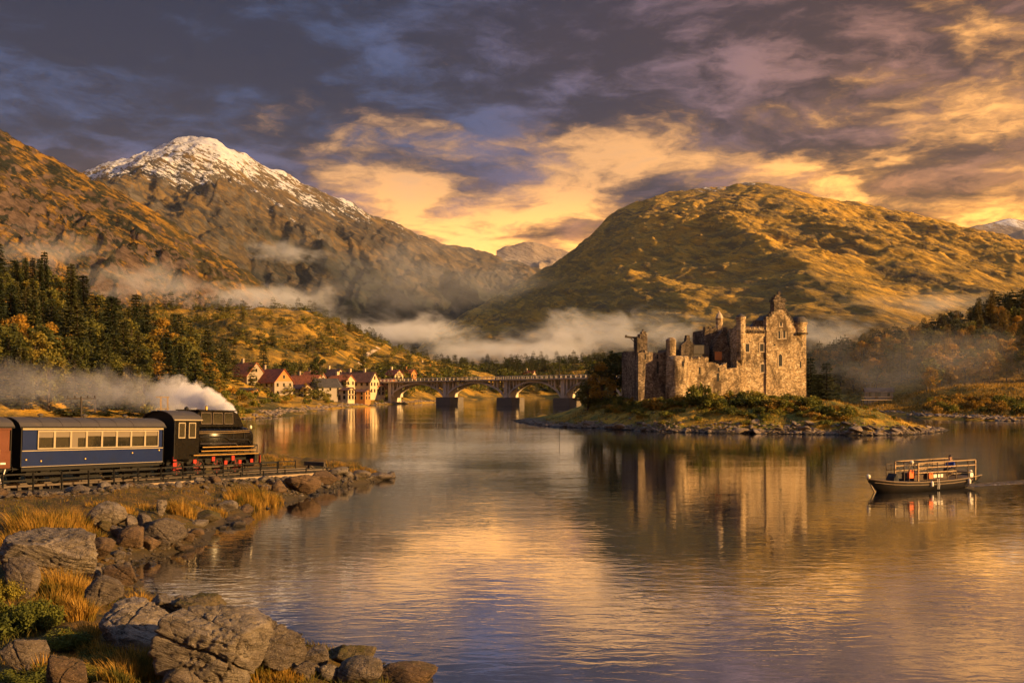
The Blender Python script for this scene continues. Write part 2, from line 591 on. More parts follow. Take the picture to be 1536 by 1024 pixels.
tag(grid_sheet("snow_capped_mountain", -3300, 1300, 1100, 4700, 780, 520, snow_mt, m_snowmt), 'tall dark mountain with a rounded snow covered summit', 'mountain', kind='structure')
tag(grid_sheet("grassy_mountain", -600, 2500, 850, 3500, 760, 520, right_mt, m_rightmt), 'broad golden grass mountain with a rounded top behind the castle', 'mountain', kind='structure')
tag(grid_sheet("rocky_hillside", -1150, 60, 480, 1550, 640, 480, left_mt, m_leftmt), 'steep brown rocky hillside falling towards the village', 'hill', kind='structure')
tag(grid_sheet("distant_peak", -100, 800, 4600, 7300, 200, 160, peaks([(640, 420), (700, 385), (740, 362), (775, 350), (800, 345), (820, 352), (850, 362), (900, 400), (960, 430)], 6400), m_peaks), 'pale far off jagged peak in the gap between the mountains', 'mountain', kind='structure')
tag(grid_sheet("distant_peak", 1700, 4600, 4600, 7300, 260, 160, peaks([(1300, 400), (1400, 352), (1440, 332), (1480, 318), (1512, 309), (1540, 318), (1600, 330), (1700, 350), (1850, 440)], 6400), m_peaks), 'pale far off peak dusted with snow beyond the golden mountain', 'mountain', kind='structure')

LAKE = [(-120, -500), (-120, 60), (-110, 150), (-80, 205), (-58, 238), (-60, 267), (-62, 320), (-60, 361), (-55, 415), (-44, 448), (-35, 487), (-29, 560), (-3, 640),
        (27, 659), (48, 590), (72, 509), (100, 430), (112, 350), (103, 280), (99, 240), (108, 222), (125, 212), (160, 190), (200, 150), (230, 60), (230, -500)]


def poly_dist(x, y, poly):
    """signed distance to a polygon, negative inside"""
    sh = x.shape
    x = x.ravel(); y = y.ravel()
    d = np.full(x.shape, 1e9); ins = np.zeros(x.shape, bool)
    n = len(poly)
    for i in range(n):
        ax, ay = poly[i]; bx, by = poly[(i + 1) % n]
        ex, ey = bx - ax, by - ay
        tt = np.clip(((x - ax) * ex + (y - ay) * ey) / (ex * ex + ey * ey), 0, 1)
        d = np.minimum(d, np.hypot(x - ax - tt * ex, y - ay - tt * ey))
        if ay != by:
            cr = ((ay > y) != (by > y)) & (x < (bx - ax) * (y - ay) / (by - ay) + ax)
            ins ^= cr
    return np.where(ins, -d, d).reshape(sh)


def ground_h(x, y):
    x = np.asarray(x, float); y = np.asarray(y, float)
    d = poly_dist(x, y, LAKE) + 5 * fbm(x / 28, y / 28, 4, 91)
    base = np.where(d > 0, 0.35 + 2.6 * (1 - np.exp(-d / 40.0)) * (1 + 0.15 * fbm(x / 30, y / 30, 3, 93)), np.maximum(d * 0.2, -3))
    base = base + np.where(d > 0, 0.25 * fbm(x / 7, y / 7, 3, 95), 0)
    land = sst(4, 40, d)
    # the lower golden hill behind the village
    s4 = [(-900, 330), (-200, 420), (60, 450), (200, 470), (330, 470), (430, 468), (500, 487), (560, 513), (620, 538), (690, 558), (760, 573), (850, 581)]
    zr, t, p = heights(x + 8 * fbm(x / 60, y / 60, 3, 97), y, s4, 690, 300, 300, 1.05, bow=0.15, qp=0)
    h4 = zr * p + np.clip(p * 2, 0, 1) * np.clip(t * 3, .1, 1) * (ridged(x / 90 + 0.5 * y / 90, y / 150, 5, 99) - 0.5) * 13 + 2.2 * p * fbm(x / 17, y / 17, 4, 98)
    # the wooded spur on the near left
    s5 = [(-900, 120), (-300, 330), (-100, 402), (0, 442), (100, 488), (200, 532), (270, 560), (330, 590)]
    zr5, t5, p5 = heights(x, y, s5, 310, 165, 230, 0.9)
    h5 = zr5 * p5 + p5 * 2.5 * fbm(x / 26, y / 26, 4, 101)
    # the wooded hill on the right
    s6 = [(1130, 590), (1200, 574), (1265, 552), (1340, 536), (1400, 521), (1450, 506), (1536, 482), (1750, 400), (2100, 330), (2600, 300)]
    zr6, t6, p6 = heights(x, y, s6, 445, 165, 260, 0.9)
    h6 = zr6 * p6 + p6 * 3 * fbm(x / 30, y / 30, 4, 103)
    # low wooded rises beyond the bridge
    s7 = [(560, 585), (640, 566), (700, 551), (770, 553), (840, 549), (900, 547), (1000, 544), (1100, 546), (1200, 552), (1300, 560)]
    zr7, t7, p7 = heights(x, y, s7, 850, 150, 150, 0.9)
    h7 = zr7 * p7 + p7 * 4 * fbm(x / 40, y / 40, 4, 105)
    hh = np.maximum.reduce([h4, h5, h6, h7, np.zeros_like(h4)])
    return base + land * hh


tag(grid_sheet("ground", -620, 620, 55, 1150, 500, 440, ground_h, m_ground), 'grassy valley floor and wooded slopes round the lake', 'ground', kind='structure')

# ------------------------------------------------------------------ the lake
m_water, t, b = new_mat("lake_water")
p = pos_vec(t)
x, y, z = t.xyz(p)
wv = t.comb(t.math('MULTIPLY', x, 0.42), y, 0.0)
wv2 = t.comb(t.math('MULTIPLY', x, 0.5), y, 3.3)
r1 = t.noise(wv, 2.1, 3, 0.5, 0.8)
r2 = t.noise(wv2, 0.55, 3, 0.5, 0.6)
r3 = t.noise(wv, 0.07, 2, 0.5)
calm = t.step(t.noise(t.comb(t.math('MULTIPLY', x, 0.25), y, 1.0), 0.045, 3, 0.55), 0.36, 0.66, 0.35, 1.0)
hgt = t.math('MULTIPLY', t.math('ADD', t.math('MULTIPLY', r1, 0.42), t.math('ADD', t.math('MULTIPLY', r2, 0.58), t.math('MULTIPLY', r3, 0.8))), calm)
b.inputs['Base Color'].default_value = (0.004, 0.010, 0.018, 1)
b.inputs['Roughness'].default_value = 0.04
b.inputs['IOR'].default_value = 1.9
bn = t.bump(hgt, 1.0, 0.028)
t.put(b.inputs['Normal'], bn)
gl = t.node('ShaderNodeBsdfGlossy')
gl.inputs['Color'].default_value = (0.92, 0.94, 0.97, 1)
gl.inputs['Roughness'].default_value = 0.035
t.put(gl.inputs['Normal'], bn)
mx = t.node('ShaderNodeMixShader')
mx.inputs[0].default_value = 0.60
t.l.new(b.outputs[0], mx.inputs[1]); t.l.new(gl.outputs[0], mx.inputs[2])
t.l.new(mx.outputs[0], t.n['Material Output'].inputs['Surface'])
tag(put_mesh("lake_water", [(-1500, -300, 0), (1500, -300, 0), (1500, 1300, 0), (-1500, 1300, 0)], [(0, 1, 2, 3)], m_water), 'rippled lake reflecting the golden sky', 'lake', kind='structure')


# ------------------------------------------------------------------ near bank
BANK = [(-9.8, 82.3), (-12.3, 77), (-13.7, 71), (-14.7, 65), (-15.7, 60.5), (-15.6, 53.3), (-14.9, 47.5), (-15.4, 45.0), (-15.9, 41.5), (-14.9, 38.6), (-14.0, 36.7),
        (-11.7, 34.5), (-10.0, 33.4), (-9.2, 32.5), (-7.6, 30.7), (-6.0, 28.3), (-4.5, 27.3), (-3.3, 26.5), (-2.0, 24.9), (0, 20), (1.5, 12), (6, 4), (14, -10), (14, -60), (-220, -60),
        (-220, 140), (-120, 118), (-60, 96), (-45, 90), (-27, 93), (-20, 93), (-13, 88), (-11, 85)]
TR0, TRD, TRS = Vector((-28.75, 56.6)), Vector((0.4684, 0.8835)), -0.036     # track origin, direction, fall per metre
RAILZ = 1.95


def track(s, off=0.0):
    """a point of the line, off metres to its left; the line bends gently right past the engine"""
    x = TR0.x + TRD.x * s; y = TR0.y + TRD.y * s
    if s > 20:
        b = 0.012 * (s - 20) ** 2
        x += b * TRD.y; y -= b * TRD.x
    return Vector((x - TRD.y * off, y + TRD.x * off, RAILZ + TRS * max(-12, min(s, 30))))


def near_h(x, y):
    x = np.asarray(x, float); y = np.asarray(y, float)
    d = -poly_dist(x, y, BANK) + 0.55 * fbm(x / 2.6, y / 2.6, 4, 111)
    land = 2.0 * (1 - np.exp(-np.maximum(d, 0) / 4.2)) + sst(0.2, 3, d) * (0.32 * fbm(x / 3.1, y / 3.1, 4, 113) + 0.10 * fbm(x / 0.8, y / 0.8, 3, 115))
    land = land + np.maximum(0, 15 - y) * 0.22
    z = np.where(d > 0, land, np.maximum(d * 0.45, -2.5)) + 0.02
    rx, ry = x - TR0.x, y - TR0.y
    s = rx * TRD.x + ry * TRD.y
    bend = np.where(s > 20, 0.012 * (s - 20) ** 2, 0)
    off = -rx * TRD.y + ry * TRD.x + bend
    bed = RAILZ + TRS * np.clip(s, -12, 30) - 0.42
    k = sst(5.6, 3.3, np.abs(off)) * sst(31, 27.5, s)
    return z * (1 - k) + bed * k * 1.0


m_bank, t, b = new_mat("bank_turf")
p = pos_vec(t)
n1 = t.noise(p, 0.45, 8, 0.65, 0.5); n2 = t.noise(p, 2.3, 8, 0.65); n3 = t.noise(p, 11, 6, 0.65)
c = t.mix(t.step(n1, 0.40, 0.60), (0.18, 0.098, 0.018), (0.052, 0.046, 0.013))
c = t.mix(t.step(n2, 0.50, 0.64), c, (0.125, 0.078, 0.034))
c = t.mix(t.step(n3, 0.42, 0.66), c, (0.050, 0.038, 0.016))
z = t.xyz(p)[2]
wet = t.step(t.math('ADD', z, t.math('MULTIPLY', n2, 0.5)), 0.75, 0.30)
c = t.mix(wet, c, (0.050, 0.038, 0.022))
t.put(b.inputs['Base Color'], c)
b.inputs['Roughness'].default_value = 0.9
b.inputs['Specular IOR Level'].default_value = 0.2
t.put(b.inputs['Normal'], t.bump(t.math('ADD', n2, t.math('MULTIPLY', n3, 0.6)), 1.0, 0.12))
tag(grid_sheet("bank", -75, 14, -20, 100, 330, 440, near_h, m_bank), 'grassy stony bank under the railway', 'bank', kind='structure')


def drop(px, py, hf, y0=18.0, y1=420.0, n=1600):
    """where the line of sight through a pixel meets the ground hf"""
    Y = y0 * (y1 / y0) ** np.linspace(0, 1, n)
    g = hf(wx(px, Y), Y)
    below = np.nonzero(wz(py, Y) <= g)[0]
    i = below[0] if len(below) else n - 1
    return Vector((float(wx(px, Y[i])), float(Y[i]), float(g[i])))


# ------------------------------------------------------------------ rocks
import bmesh


def ico(sub):
    bm = bmesh.new()
    bmesh.ops.create_icosphere(bm, subdivisions=sub, radius=1.0)
    v = np.array([q.co[:] for q in bm.verts]); f = np.array([[q.index for q in fc.verts] for fc in bm.faces])
    bm.free()
    return v, f


ICO = {}


def n3d(v, s, seed, octv=4):
    return (fbm(v[:, 0] * s, v[:, 1] * s + 3.1 * v[:, 2] * s, octv, seed) + fbm(v[:, 1] * s + 7, v[:, 2] * s - 2.2 * v[:, 0] * s, octv, seed + 5) + fbm(v[:, 2] * s - 4, v[:, 0] * s + 1.7 * v[:, 1] * s, octv, seed + 9)) / 3


def rock_shape(seed, sub=4, planes=13, soft=0.10, rough=0.10, strata=0.0):
    """a weathered block: random facets cut from a ball, worn edges, cracks and layers; radius about 1"""
    if sub not in ICO:
        ICO[sub] = ico(sub)
    v, f = ICO[sub]
    rs = np.random.RandomState(seed)
    nrm = rs.normal(size=(planes, 3)); nrm /= np.linalg.norm(nrm, axis=1)[:, None]
    dd = rs.uniform(0.58, 1.0, planes)
    cosv = np.maximum(v @ nrm.T, 1e-3)
    rr = dd[None, :] / cosv
    k = 1.0 / (soft + 1e-6)
    r = -np.log(np.exp(-k * np.minimum(rr, 3)).sum(1)) / k
    r = np.clip(r, 0.3, 1.25)
    w = v * r[:, None]
    if sub >= 5:
        r = r + 0.030 * n3d(w, 5.0, seed + 21, 4) + 0.018 * (0.4 - np.abs(n3d(w * np.array([1, 1, 2.5]), 2.6, seed + 31, 4)))
        for q_ in range(2 if sub >= 6 else 1):
            fn_ = rs.normal(size=3) * np.array([1, 1, .5]); fn_ /= np.linalg.norm(fn_)
            r = r - 0.15 * np.exp(-((w @ fn_ - rs.uniform(-.35, .35) + 0.10 * n3d(w, 1.3, seed + 60 + q_, 4)) / 0.035) ** 2)
    r = r + rough * n3d(w, 1.6, seed, 5) + rough * 0.18 * (0.5 - np.abs(n3d(w, 3.2, seed + 40, 4)) * 2)
    if strata:
        ax = nrm[0] * 0.4 + np.array([0.15, 0.1, 1.0]); ax /= np.linalg.norm(ax)
        lay = w @ ax + 0.16 * n3d(w, 1.4, seed + 70, 3)
        r = r + strata * (np.abs(((lay * 5.5) % 1.0) - 0.5) - 0.25)
        cr = np.abs(n3d(w, 0.9, seed + 90, 3))
        r = r - 0.055 * np.exp(-(cr / 0.05) ** 2)
    return v * r[:, None], f


def rock_mat(name, a, bcol, dark, lichen, moss=0.35, scale=1.0):
    m, t, b = new_mat(name)
    p = pos_vec(t)
    ri = t.node('ShaderNodeObjectInfo').outputs['Random']
    st = t.comb(*[t.math('MULTIPLY', q, k) for q, k in zip(t.xyz(p), (1.0, 1.0, 2.2))])
    n1 = t.noise(st, 1.1 * scale, 8, 0.65, 1.2); n2 = t.noise(p, 4.5 * scale, 8, 0.68, 0.4); n3 = t.noise(p, 22 * scale, 5, 0.7)
    sl = t.node('ShaderNodeTexCoord').outputs['Object']
    sx_, sy_, sz_ = t.xyz(sl)
    lay = t.math('ADD', t.math('MULTIPLY', sz_, 1.0), t.math('ADD', t.math('MULTIPLY', sx_, 0.35), t.math('MULTIPLY', sy_, 0.2)))
    nl = t.noise(t.comb(t.math('MULTIPLY', sx_, 0.5), t.math('MULTIPLY', sy_, 0.5), t.math('MULTIPLY', lay, 5.0)), 1.5 * scale, 7, 0.7, 0.7)
    c = t.mix(t.step(n1, 0.38, 0.62), a, bcol)
    c = t.mix(t.math('MULTIPLY', t.step(nl, 0.50, 0.66), 0.85), c, dark)
    c = t.mix(t.math('MULTIPLY', ri, 0.45), c, dark)
    c = t.mix(t.step(n2, 0.52, 0.66), c, dark)
    c = t.mix(t.math('MULTIPLY', t.step(n3, 0.55, 0.70), 0.8), c, lichen)
    nz = t.xyz(t.node('ShaderNodeNewGeometry').outputs['Normal'])[2]
    z = t.xyz(p)[2]
    ms = t.math('MULTIPLY', t.step(t.math('ADD', nz, t.math('MULTIPLY', t.math('SUBTRACT', n1, 0.5), 2.0)), 0.72, 1.05), moss)
    c = t.mix(ms, c, (0.085, 0.070, 0.018))
    wet = t.step(t.math('ADD', z, t.math('MULTIPLY', n1, 0.35)), 0.40, 0.20)
    c = t.mix(wet, c, (0.030, 0.024, 0.016))
    crack = t.voro(t.vmath('ADD', p, t.vmath('MULTIPLY', t.noise(p, 1.5, 4, color=True), (0.9, 0.9, 0.9))), 0.9 * scale, 'DISTANCE_TO_EDGE')
    ck = t.step(crack, 0.030, 0.0)
    c = t.mix(t.math('MULTIPLY', ck, 0.18), c, (0.03, 0.024, 0.018))
    t.put(b.inputs['Base Color'], c)
    t.put(b.inputs['Roughness'], t.math('SUBTRACT', 0.85, t.math('MULTIPLY', wet, 0.45)))
    b.inputs['Specular IOR Level'].default_value = 0.3
    h = t.math('SUBTRACT', t.math('ADD', t.math('ADD', t.math('MULTIPLY', n1, 0.6), t.math('ADD', t.math('MULTIPLY', n2, 0.7), t.math('MULTIPLY', nl, -1.3))), t.math('MULTIPLY', n3, 0.3)), t.math('MULTIPLY', ck, 0.15))
    t.put(b.inputs['Normal'], t.bump(h, 1.0, 0.14 / scale))
    return m


m_rock = rock_mat("lichen_rock", (0.19, 0.152, 0.12), (0.125, 0.096, 0.074), (0.040, 0.032, 0.027), (0.29, 0.25, 0.20), 0.25)
m_rock_pale = rock_mat("pale_rock", (0.28, 0.235, 0.19), (0.175, 0.14, 0.11), (0.050, 0.041, 0.034), (0.40, 0.345, 0.28), 0.2)
m_rock_brown = rock_mat("brown_rock", (0.17, 0.108, 0.062), (0.115, 0.07, 0.040), (0.045, 0.031, 0.02), (0.25, 0.18, 0.115), 0.35)
m_rock_moss = rock_mat("mossy_rock", (0.16, 0.12, 0.07), (0.12, 0.09, 0.04), (0.05, 0.04, 0.02), (0.2, 0.17, 0.09), 1.0)
m_shore = rock_mat("shore_stone", (0.36, 0.28, 0.21), (0.25, 0.185, 0.13), (0.10, 0.075, 0.055), (0.46, 0.38, 0.29), 0.15, 0.8)


def boulder(name, label, box, seed, mat=None, hf=None, depth=0.8, tilt=(0, 0, 0), sub=5, planes=10, soft=0.028, rough=0.06, strata=0.035, sink=0.12, lift=0.0, group=None, Y=None, cat='rock'):
    """one rock filling the pixel box (x0, y0, x1, y1) of the photograph, standing on the ground below it"""
    x0, y0, x1, y1 = box
    px = (x0 + x1) / 2
    if Y is None:
        g = drop(px, y1 - 2, hf or near_h)
    else:
        g = Vector((wx(px, Y), Y, wz(y1, Y)))
    if g.z < 0.02:                                   # on the water line
        Y = CAMH * FPX / (y1 - HY); g = Vector((wx(px, Y), Y, 0.0))
    m = g.y / FPX
    w, h = (x1 - x0) * m / 2, (y1 - y0) * m / 2
    v, f = rock_shape(seed, sub, planes, soft, rough, strata)
    rot = np.array(Euler(tilt).to_matrix())
    e = v @ rot.T
    lo_, hi_ = e.min(0), e.max(0)
    e = (e - (lo_ + hi_) / 2) / ((hi_ - lo_) / 2)
    e = e * np.array([w, w * depth, h * (1 + sink)])
    o = put_mesh(name, e, f, mat or m_rock, smooth=True)
    o.location = (g.x, g.y + w * depth * 0.6, g.z + h * (1 - sink) + lift)
    return tag(o, label, cat, group)


B = boulder
BIG = [
    ('huge fissured boulder in the foreground, pale on top and dark below', (224, 918, 392, 1040), 7, m_rock_pale, dict(sub=6, depth=0.75, planes=14, strata=0.012, rough=0.10, tilt=(0, 0.25, 0), soft=0.03)),
    ('big pale boulder with a flat top beside the huge fissured boulder', (134, 910, 250, 990), 8, m_rock_pale, dict(sub=6, depth=0.8, planes=12, strata=0.02, rough=0.08, soft=0.03)),
    ('brown ribbed boulder sloping to the water right of the huge fissured boulder', (340, 936, 449, 1008), 12, m_rock, dict(sub=6, planes=11, strata=0.05, tilt=(0, 0.3, 0))),
    ('small peaked rock poking up behind the big pale boulder', (218, 898, 262, 922), 15, m_rock_pale, dict()),
    ('low mossy brown rock lying in the shallows behind the huge boulder', (254, 897, 335, 930), 21, m_rock_moss, dict(rough=0.2, depth=0.6)),
    ('long pale weathered slab with hollows, lying by the tall grass', (-12, 800, 136, 872), 26, m_rock_pale, dict(sub=6, tilt=(0, 0.35, 0.2), strata=0.06, rough=0.09, depth=0.5, planes=9)),
    ('narrow leaning slab below the long pale slab', (2, 838, 58, 898), 31, m_rock, dict(tilt=(0, 0.7, 0), depth=0.4, planes=8)),
    ('round speckled boulder below the cove with grass at its foot', (118, 866, 182, 910), 35, m_rock, dict(soft=0.16)),
    ('flat dark rock half out of the water in the cove', (152, 850, 206, 880), 40, m_rock_brown, dict(depth=0.5, planes=8)),
    ('small round rock at the low end of the long pale slab', (127, 852, 149, 870), 44, m_rock_pale, dict(soft=0.2, sub=4)),
    ('tall split boulder highest in the pile below the railway', (127, 757, 185, 797), 50, m_rock_pale, dict(planes=9)),
    ('pointed brown rock in the pile below the railway', (198, 772, 226, 802), 54, m_rock, dict(planes=7)),
    ('large wedge shaped boulder standing at the edge of the cove', (212, 781, 276, 826), 58, m_rock, dict(planes=8, tilt=(0, 0.3, 0.4))),
    ('rounded grooved boulder in the middle of the pile below the railway', (173, 790, 213, 824), 63, m_rock_brown, dict(soft=0.15)),
    ('smooth brown rock leaning at the left of the boulder pile', (125, 808, 170, 842), 67, m_rock_brown, dict(tilt=(0, 0.5, 0))),
    ('grey rock in the grass just above the long pale slab', (88, 813, 136, 838), 71, m_rock, dict(depth=0.6)),
    ('mossy flat stone tucked under the tall split boulder', (141, 783, 166, 800), 75, m_rock_moss, dict(sub=4)),
    ('small grey stone between the split boulder and the grooved boulder', (164, 790, 186, 810), 79, m_rock, dict(sub=4)),
    ('brown block just left of the pointed brown rock', (184, 776, 204, 798), 83, m_rock, dict(sub=4, planes=8)),
    ('squat stone wedged under the large wedge boulder', (205, 806, 236, 828), 87, m_rock_brown, dict(sub=4)),
    ('low stone in the water off the large wedge boulder', (269, 801, 290, 816), 91, m_rock_brown, dict(sub=4, depth=0.6)),
    ('thin flat stone awash beyond the large wedge boulder', (276, 795, 305, 807), 95, m_rock_brown, dict(sub=4, depth=0.5)),
    ('pyramid shaped rock at the water right of the ribbed boulder', (447, 972, 492, 1008), 100, m_rock, dict(planes=7)),
    ('broad mossy rock at the water with a dark green top', (482, 971, 562, 1004), 104, m_rock_moss, dict(depth=0.6)),
    ('round stone in front of the pyramid shaped rock', (433, 994, 472, 1022), 108, m_rock, dict(soft=0.16)),
    ('small cube-like stone between the pyramid rock and the mossy rock', (462, 998, 480, 1014), 112, m_rock, dict(sub=4)),
    ('pale egg shaped stone below the broad mossy rock', (478, 1000, 506, 1026), 116, m_rock_pale, dict(soft=0.2)),
    ('low ribbed rock right of the egg shaped stone', (503, 992, 574, 1030), 120, m_rock, dict(strata=0.05, planes=9)),
    ('long low rock running into the water at the end of the foreground stones', (550, 998, 656, 1036), 124, m_rock_brown, dict(strata=0.05, planes=9, depth=0.5)),
    ('half buried rock in the dark bush of the foreground', (-4, 962, 60, 1018), 128, m_rock, dict(planes=9)),
    ('smooth rock at the foot of the foreground slope, half under grass', (62, 990, 124, 1050), 132, m_rock_brown, dict(soft=0.16)),
    ('flat rock in front of the huge fissured boulder', (240, 1004, 304, 1040), 136, m_rock, dict()),
    ('long brown slab on the point, tilted to the water', (424, 714, 480, 742), 140, m_rock_brown, dict(depth=0.5, planes=8, tilt=(0, 0.3, 0))),
    ('brown slab behind the long slab on the point', (460, 708, 506, 729), 144, m_rock_brown, dict(depth=0.5, planes=8, tilt=(0, 0.3, 0))),
    ('pale rock in the grass on the point', (490, 702, 522, 717), 148, m_rock_pale, dict(sub=4)),
    ('low flat rock at the very tip of the point', (552, 711, 592, 722), 152, m_rock, dict(depth=0.5, sub=4)),
    ('rounded rock near the tip of the point', (530, 708, 556, 719), 156, m_rock, dict(sub=4)),
    ('dark rock under the low fence on the point', (405, 722, 430, 740), 160, m_rock_brown, dict(sub=4)),
    ('low dark rock at the waterline below the golden tuft', (286, 768, 330, 784), 164, m_rock_moss, dict(depth=0.5, sub=4)),
    ('pale flat stone left of the golden tuft by the water', (326, 752, 356, 768), 168, m_rock_pale, dict(depth=0.6, sub=4)),
    ('upright slab of stone below the edge rail', (234, 752, 250, 776), 172, m_rock_pale, dict(depth=0.4, planes=7, sub=4)),
]
for lab, box, seed, mt, kw in BIG:
    kw = dict(kw)
    B("boulder", lab, box, seed, mt, **kw)

# loose stones under the line, on the bank and along its water edge
ROCKV = [rock_shape(500 + i, 3, 10, 0.10, 0.10, 0.03) for i in range(7)]
ROCKM = []


def stone_mesh(i, mat):
    v, f = ROCKV[i]
    o = put_mesh("stone_source", v, f, mat, smooth=True)
    me = o.data
    bpy.data.objects.remove(o)
    return me


BANKM = [stone_mesh(i % 7, (m_rock, m_rock_brown, m_rock_pale)[i % 3]) for i in range(9)]
rnd = random.Random(7)


def stone(me, loc, size, squash, label, group, name="stone", rot=None):
    o = bpy.data.objects.new(name, me)
    o.location = loc
    o.rotation_euler = rot or (rnd.uniform(-.4, .4), rnd.uniform(-.4, .4), rnd.uniform(0, 6.28))
    o.scale = (size * rnd.uniform(.8, 1.3), size * rnd.uniform(.7, 1.1), size * squash * rnd.uniform(.8, 1.2))
    COL.objects.link(o)
    return tag(o, label, 'stone', group)


for i in range(75):                               # the band of rubble under the rail edge
    s = rnd.uniform(-5, 27)
    off = -3.7 - abs(rnd.gauss(0, 1.1))
    q = track(s, off)
    g = float(near_h(q.x, q.y))
    if g < 0.05:
        continue
    sz = rnd.choice([0.16, 0.2, 0.26, 0.33, 0.45])
    stone(BANKM[i % 9], (q.x, q.y, g + sz * 0.15), sz, 0.7, 'loose brown stone in the rubble under the railway edge', 'stones under the railway edge')
for i in range(75):                               # water edge of the bank
    k = rnd.randrange(0, 18)
    a, b2 = Vector(BANK[k]), Vector(BANK[k + 1])
    q = a.lerp(b2, rnd.random()) + Vector((rnd.gauss(-0.25, 0.5), rnd.gauss(0, 0.4)))
    g = max(float(near_h(q.x, q.y)), -0.05)
    sz = rnd.choice([0.12, 0.16, 0.22, 0.3, 0.42]) * (1.0 if q.y > 36 else 0.75)
    stone(BANKM[(i * 5) % 9], (q.x, q.y, g + sz * 0.1), sz, 0.6, 'stone lying at the water edge of the near bank', 'stones along the near water edge')


# ------------------------------------------------------------------ grass
def leaf_mat(name, cols, scale=0.6, trans=0.25, rnd_amt=0.5):
    """leaves: colours by place and by plant, a little light through them"""
    m, t, b = new_mat(name)
    p = pos_vec(t)
    ri = t.node('ShaderNodeObjectInfo').outputs['Random']
    n = t.noise(p, scale, 5, 0.6)
    f = t.math('ADD', t.math('MULTIPLY', t.step(n, 0.3, 0.7), 1 - rnd_amt), t.math('MULTIPLY', ri, rnd_amt))
    k = len(cols) - 1
    c = t.ramp(f, [(0.08 + 0.84 * i / k, q) for i, q in enumerate(cols)])
    fine = t.noise(p, scale * 9, 3, 0.6)
    c = t.mix(t.math('MULTIPLY', t.step(fine, 0.45, 0.75), 0.55), c, tuple(q * 0.45 for q in cols[0]))
    t.put(b.inputs['Base Color'], c)
    b.inputs['Roughness'].default_value = 0.75
    b.inputs['Specular IOR Level'].default_value = 0.2
    tr = t.node('ShaderNodeBsdfTranslucent')
    t.put(tr.inputs[0], c)
    mx = t.node('ShaderNodeMixShader')
    mx.inputs[0].default_value = trans
    t.l.new(b.outputs[0], mx.inputs[1]); t.l.new(tr.outputs[0], mx.inputs[2])
    t.l.new(mx.outputs[0], t.n['Material Output'].inputs['Surface'])
    return m


m_grass = leaf_mat("long_grass", [(0.085, 0.080, 0.016), (0.24, 0.15, 0.022), (0.40, 0.22, 0.034), (0.46, 0.28, 0.060)], 1.3, 0.35, 0.0)
m_grass_green = leaf_mat("green_turf", [(0.045, 0.050, 0.010), (0.12, 0.10, 0.016), (0.30, 0.17, 0.028)], 0.5, 0.3, 0.0)


def blades(spots, seed, width=0.012, seg=3):
    """grass blades: rows (x, y, z, height, lean x, lean y)"""
    sp = np.asarray(spots, float)
    n = len(sp)
    rs = np.random.RandomState(seed)
    a = rs.uniform(0, 2 * np.pi, n)
    wdt = width * rs.uniform(0.6, 1.4, n)
    V = []
    for j in range(seg + 1):
        u = j / seg
        cx = sp[:, 0] + sp[:, 4] * u ** 1.8; cy = sp[:, 1] + sp[:, 5] * u ** 1.8
        cz = sp[:, 2] + sp[:, 3] * (u - 0.18 * u * u)
        ww = wdt * (1 - u) ** 0.8 + 0.001
        V.append(np.stack([cx - np.cos(a) * ww, cy - np.sin(a) * ww, cz], -1))
        V.append(np.stack([cx + np.cos(a) * ww, cy + np.sin(a) * ww, cz], -1))
    V = np.stack(V, 1)                                          # n, 2(seg+1), 3
    base = (np.arange(n) * 2 * (seg + 1))[:, None, None]
    q = np.array([[2 * j, 2 * j + 1, 2 * j + 3, 2 * j + 2] for j in range(seg)])[None]
    return V.reshape(-1, 3), (base + q).reshape(-1, 4)


def tuft_spots(rs, cx, cy, rad, n, h, hf, lean=0.5):
    r = rad * np.sqrt(rs.uniform(0, 1, n)); a = rs.uniform(0, 2 * np.pi, n)
    x = cx + r * np.cos(a); y = cy + r * np.sin(a)
    z = hf(x, y) - 0.03
    hh = h * rs.uniform(0.55, 1.15, n) * (1 - 0.35 * (r / rad))
    lx = (np.cos(a) * r / rad * 0.7 + rs.normal(0, 0.25, n) - 0.15) * hh * lean
    ly = (np.sin(a) * r / rad * 0.7 + rs.normal(0, 0.25, n)) * hh * lean
    return np.stack([x, y, z, hh, lx, ly], -1)


rs = np.random.RandomState(11)
T = []
for px, py, rpx, hpx, n in [(60, 800, 46, 46, 1100), (98, 795, 36, 48, 900), (30, 818, 30, 30, 500), (135, 806, 22, 26, 350), (100, 900, 40, 62, 1300), (75, 915, 26, 50, 500), (120, 925, 22, 46, 500),
                            (190, 1015, 46, 60, 1300), (235, 1010, 26, 44, 500), (150, 985, 30, 36, 500), (120, 965, 26, 34, 400), (390, 1015, 46, 26, 600), (425, 1020, 30, 24, 350),
                            (275, 772, 20, 32, 500), (262, 770, 16, 28, 350), (372, 756, 26, 32, 700), (395, 752, 20, 30, 500), (350, 752, 14, 20, 250), (415, 752, 10, 18, 200),
                            (520, 702, 26, 10, 350), (545, 706, 20, 8, 260), (500, 700, 18, 10, 260), (410, 695, 14, 10, 260), (430, 694, 12, 10, 220), (560, 712, 14, 7, 160), (190, 768, 16, 16, 200), (60, 1010, 30, 40, 400),
                            (205, 985, 26, 30, 350), (175, 1020, 24, 34, 350), (285, 1020, 24, 22, 260), (110, 1000, 26, 30, 350), (140, 950, 22, 26, 260), (20, 925, 24, 36, 300), (210, 900, 18, 18, 200), (160, 880, 14, 22, 160), (330, 770, 12, 14, 140), (220, 765, 18, 14, 200), (150, 760, 20, 14, 200), (300, 760, 16, 14, 160), (445, 728, 12, 9, 100)]:
    g = drop(px, py, near_h)
    m = g.y / FPX
    T.append(tuft_spots(rs, g.x, g.y, rpx * m, n, hpx * m, near_h))
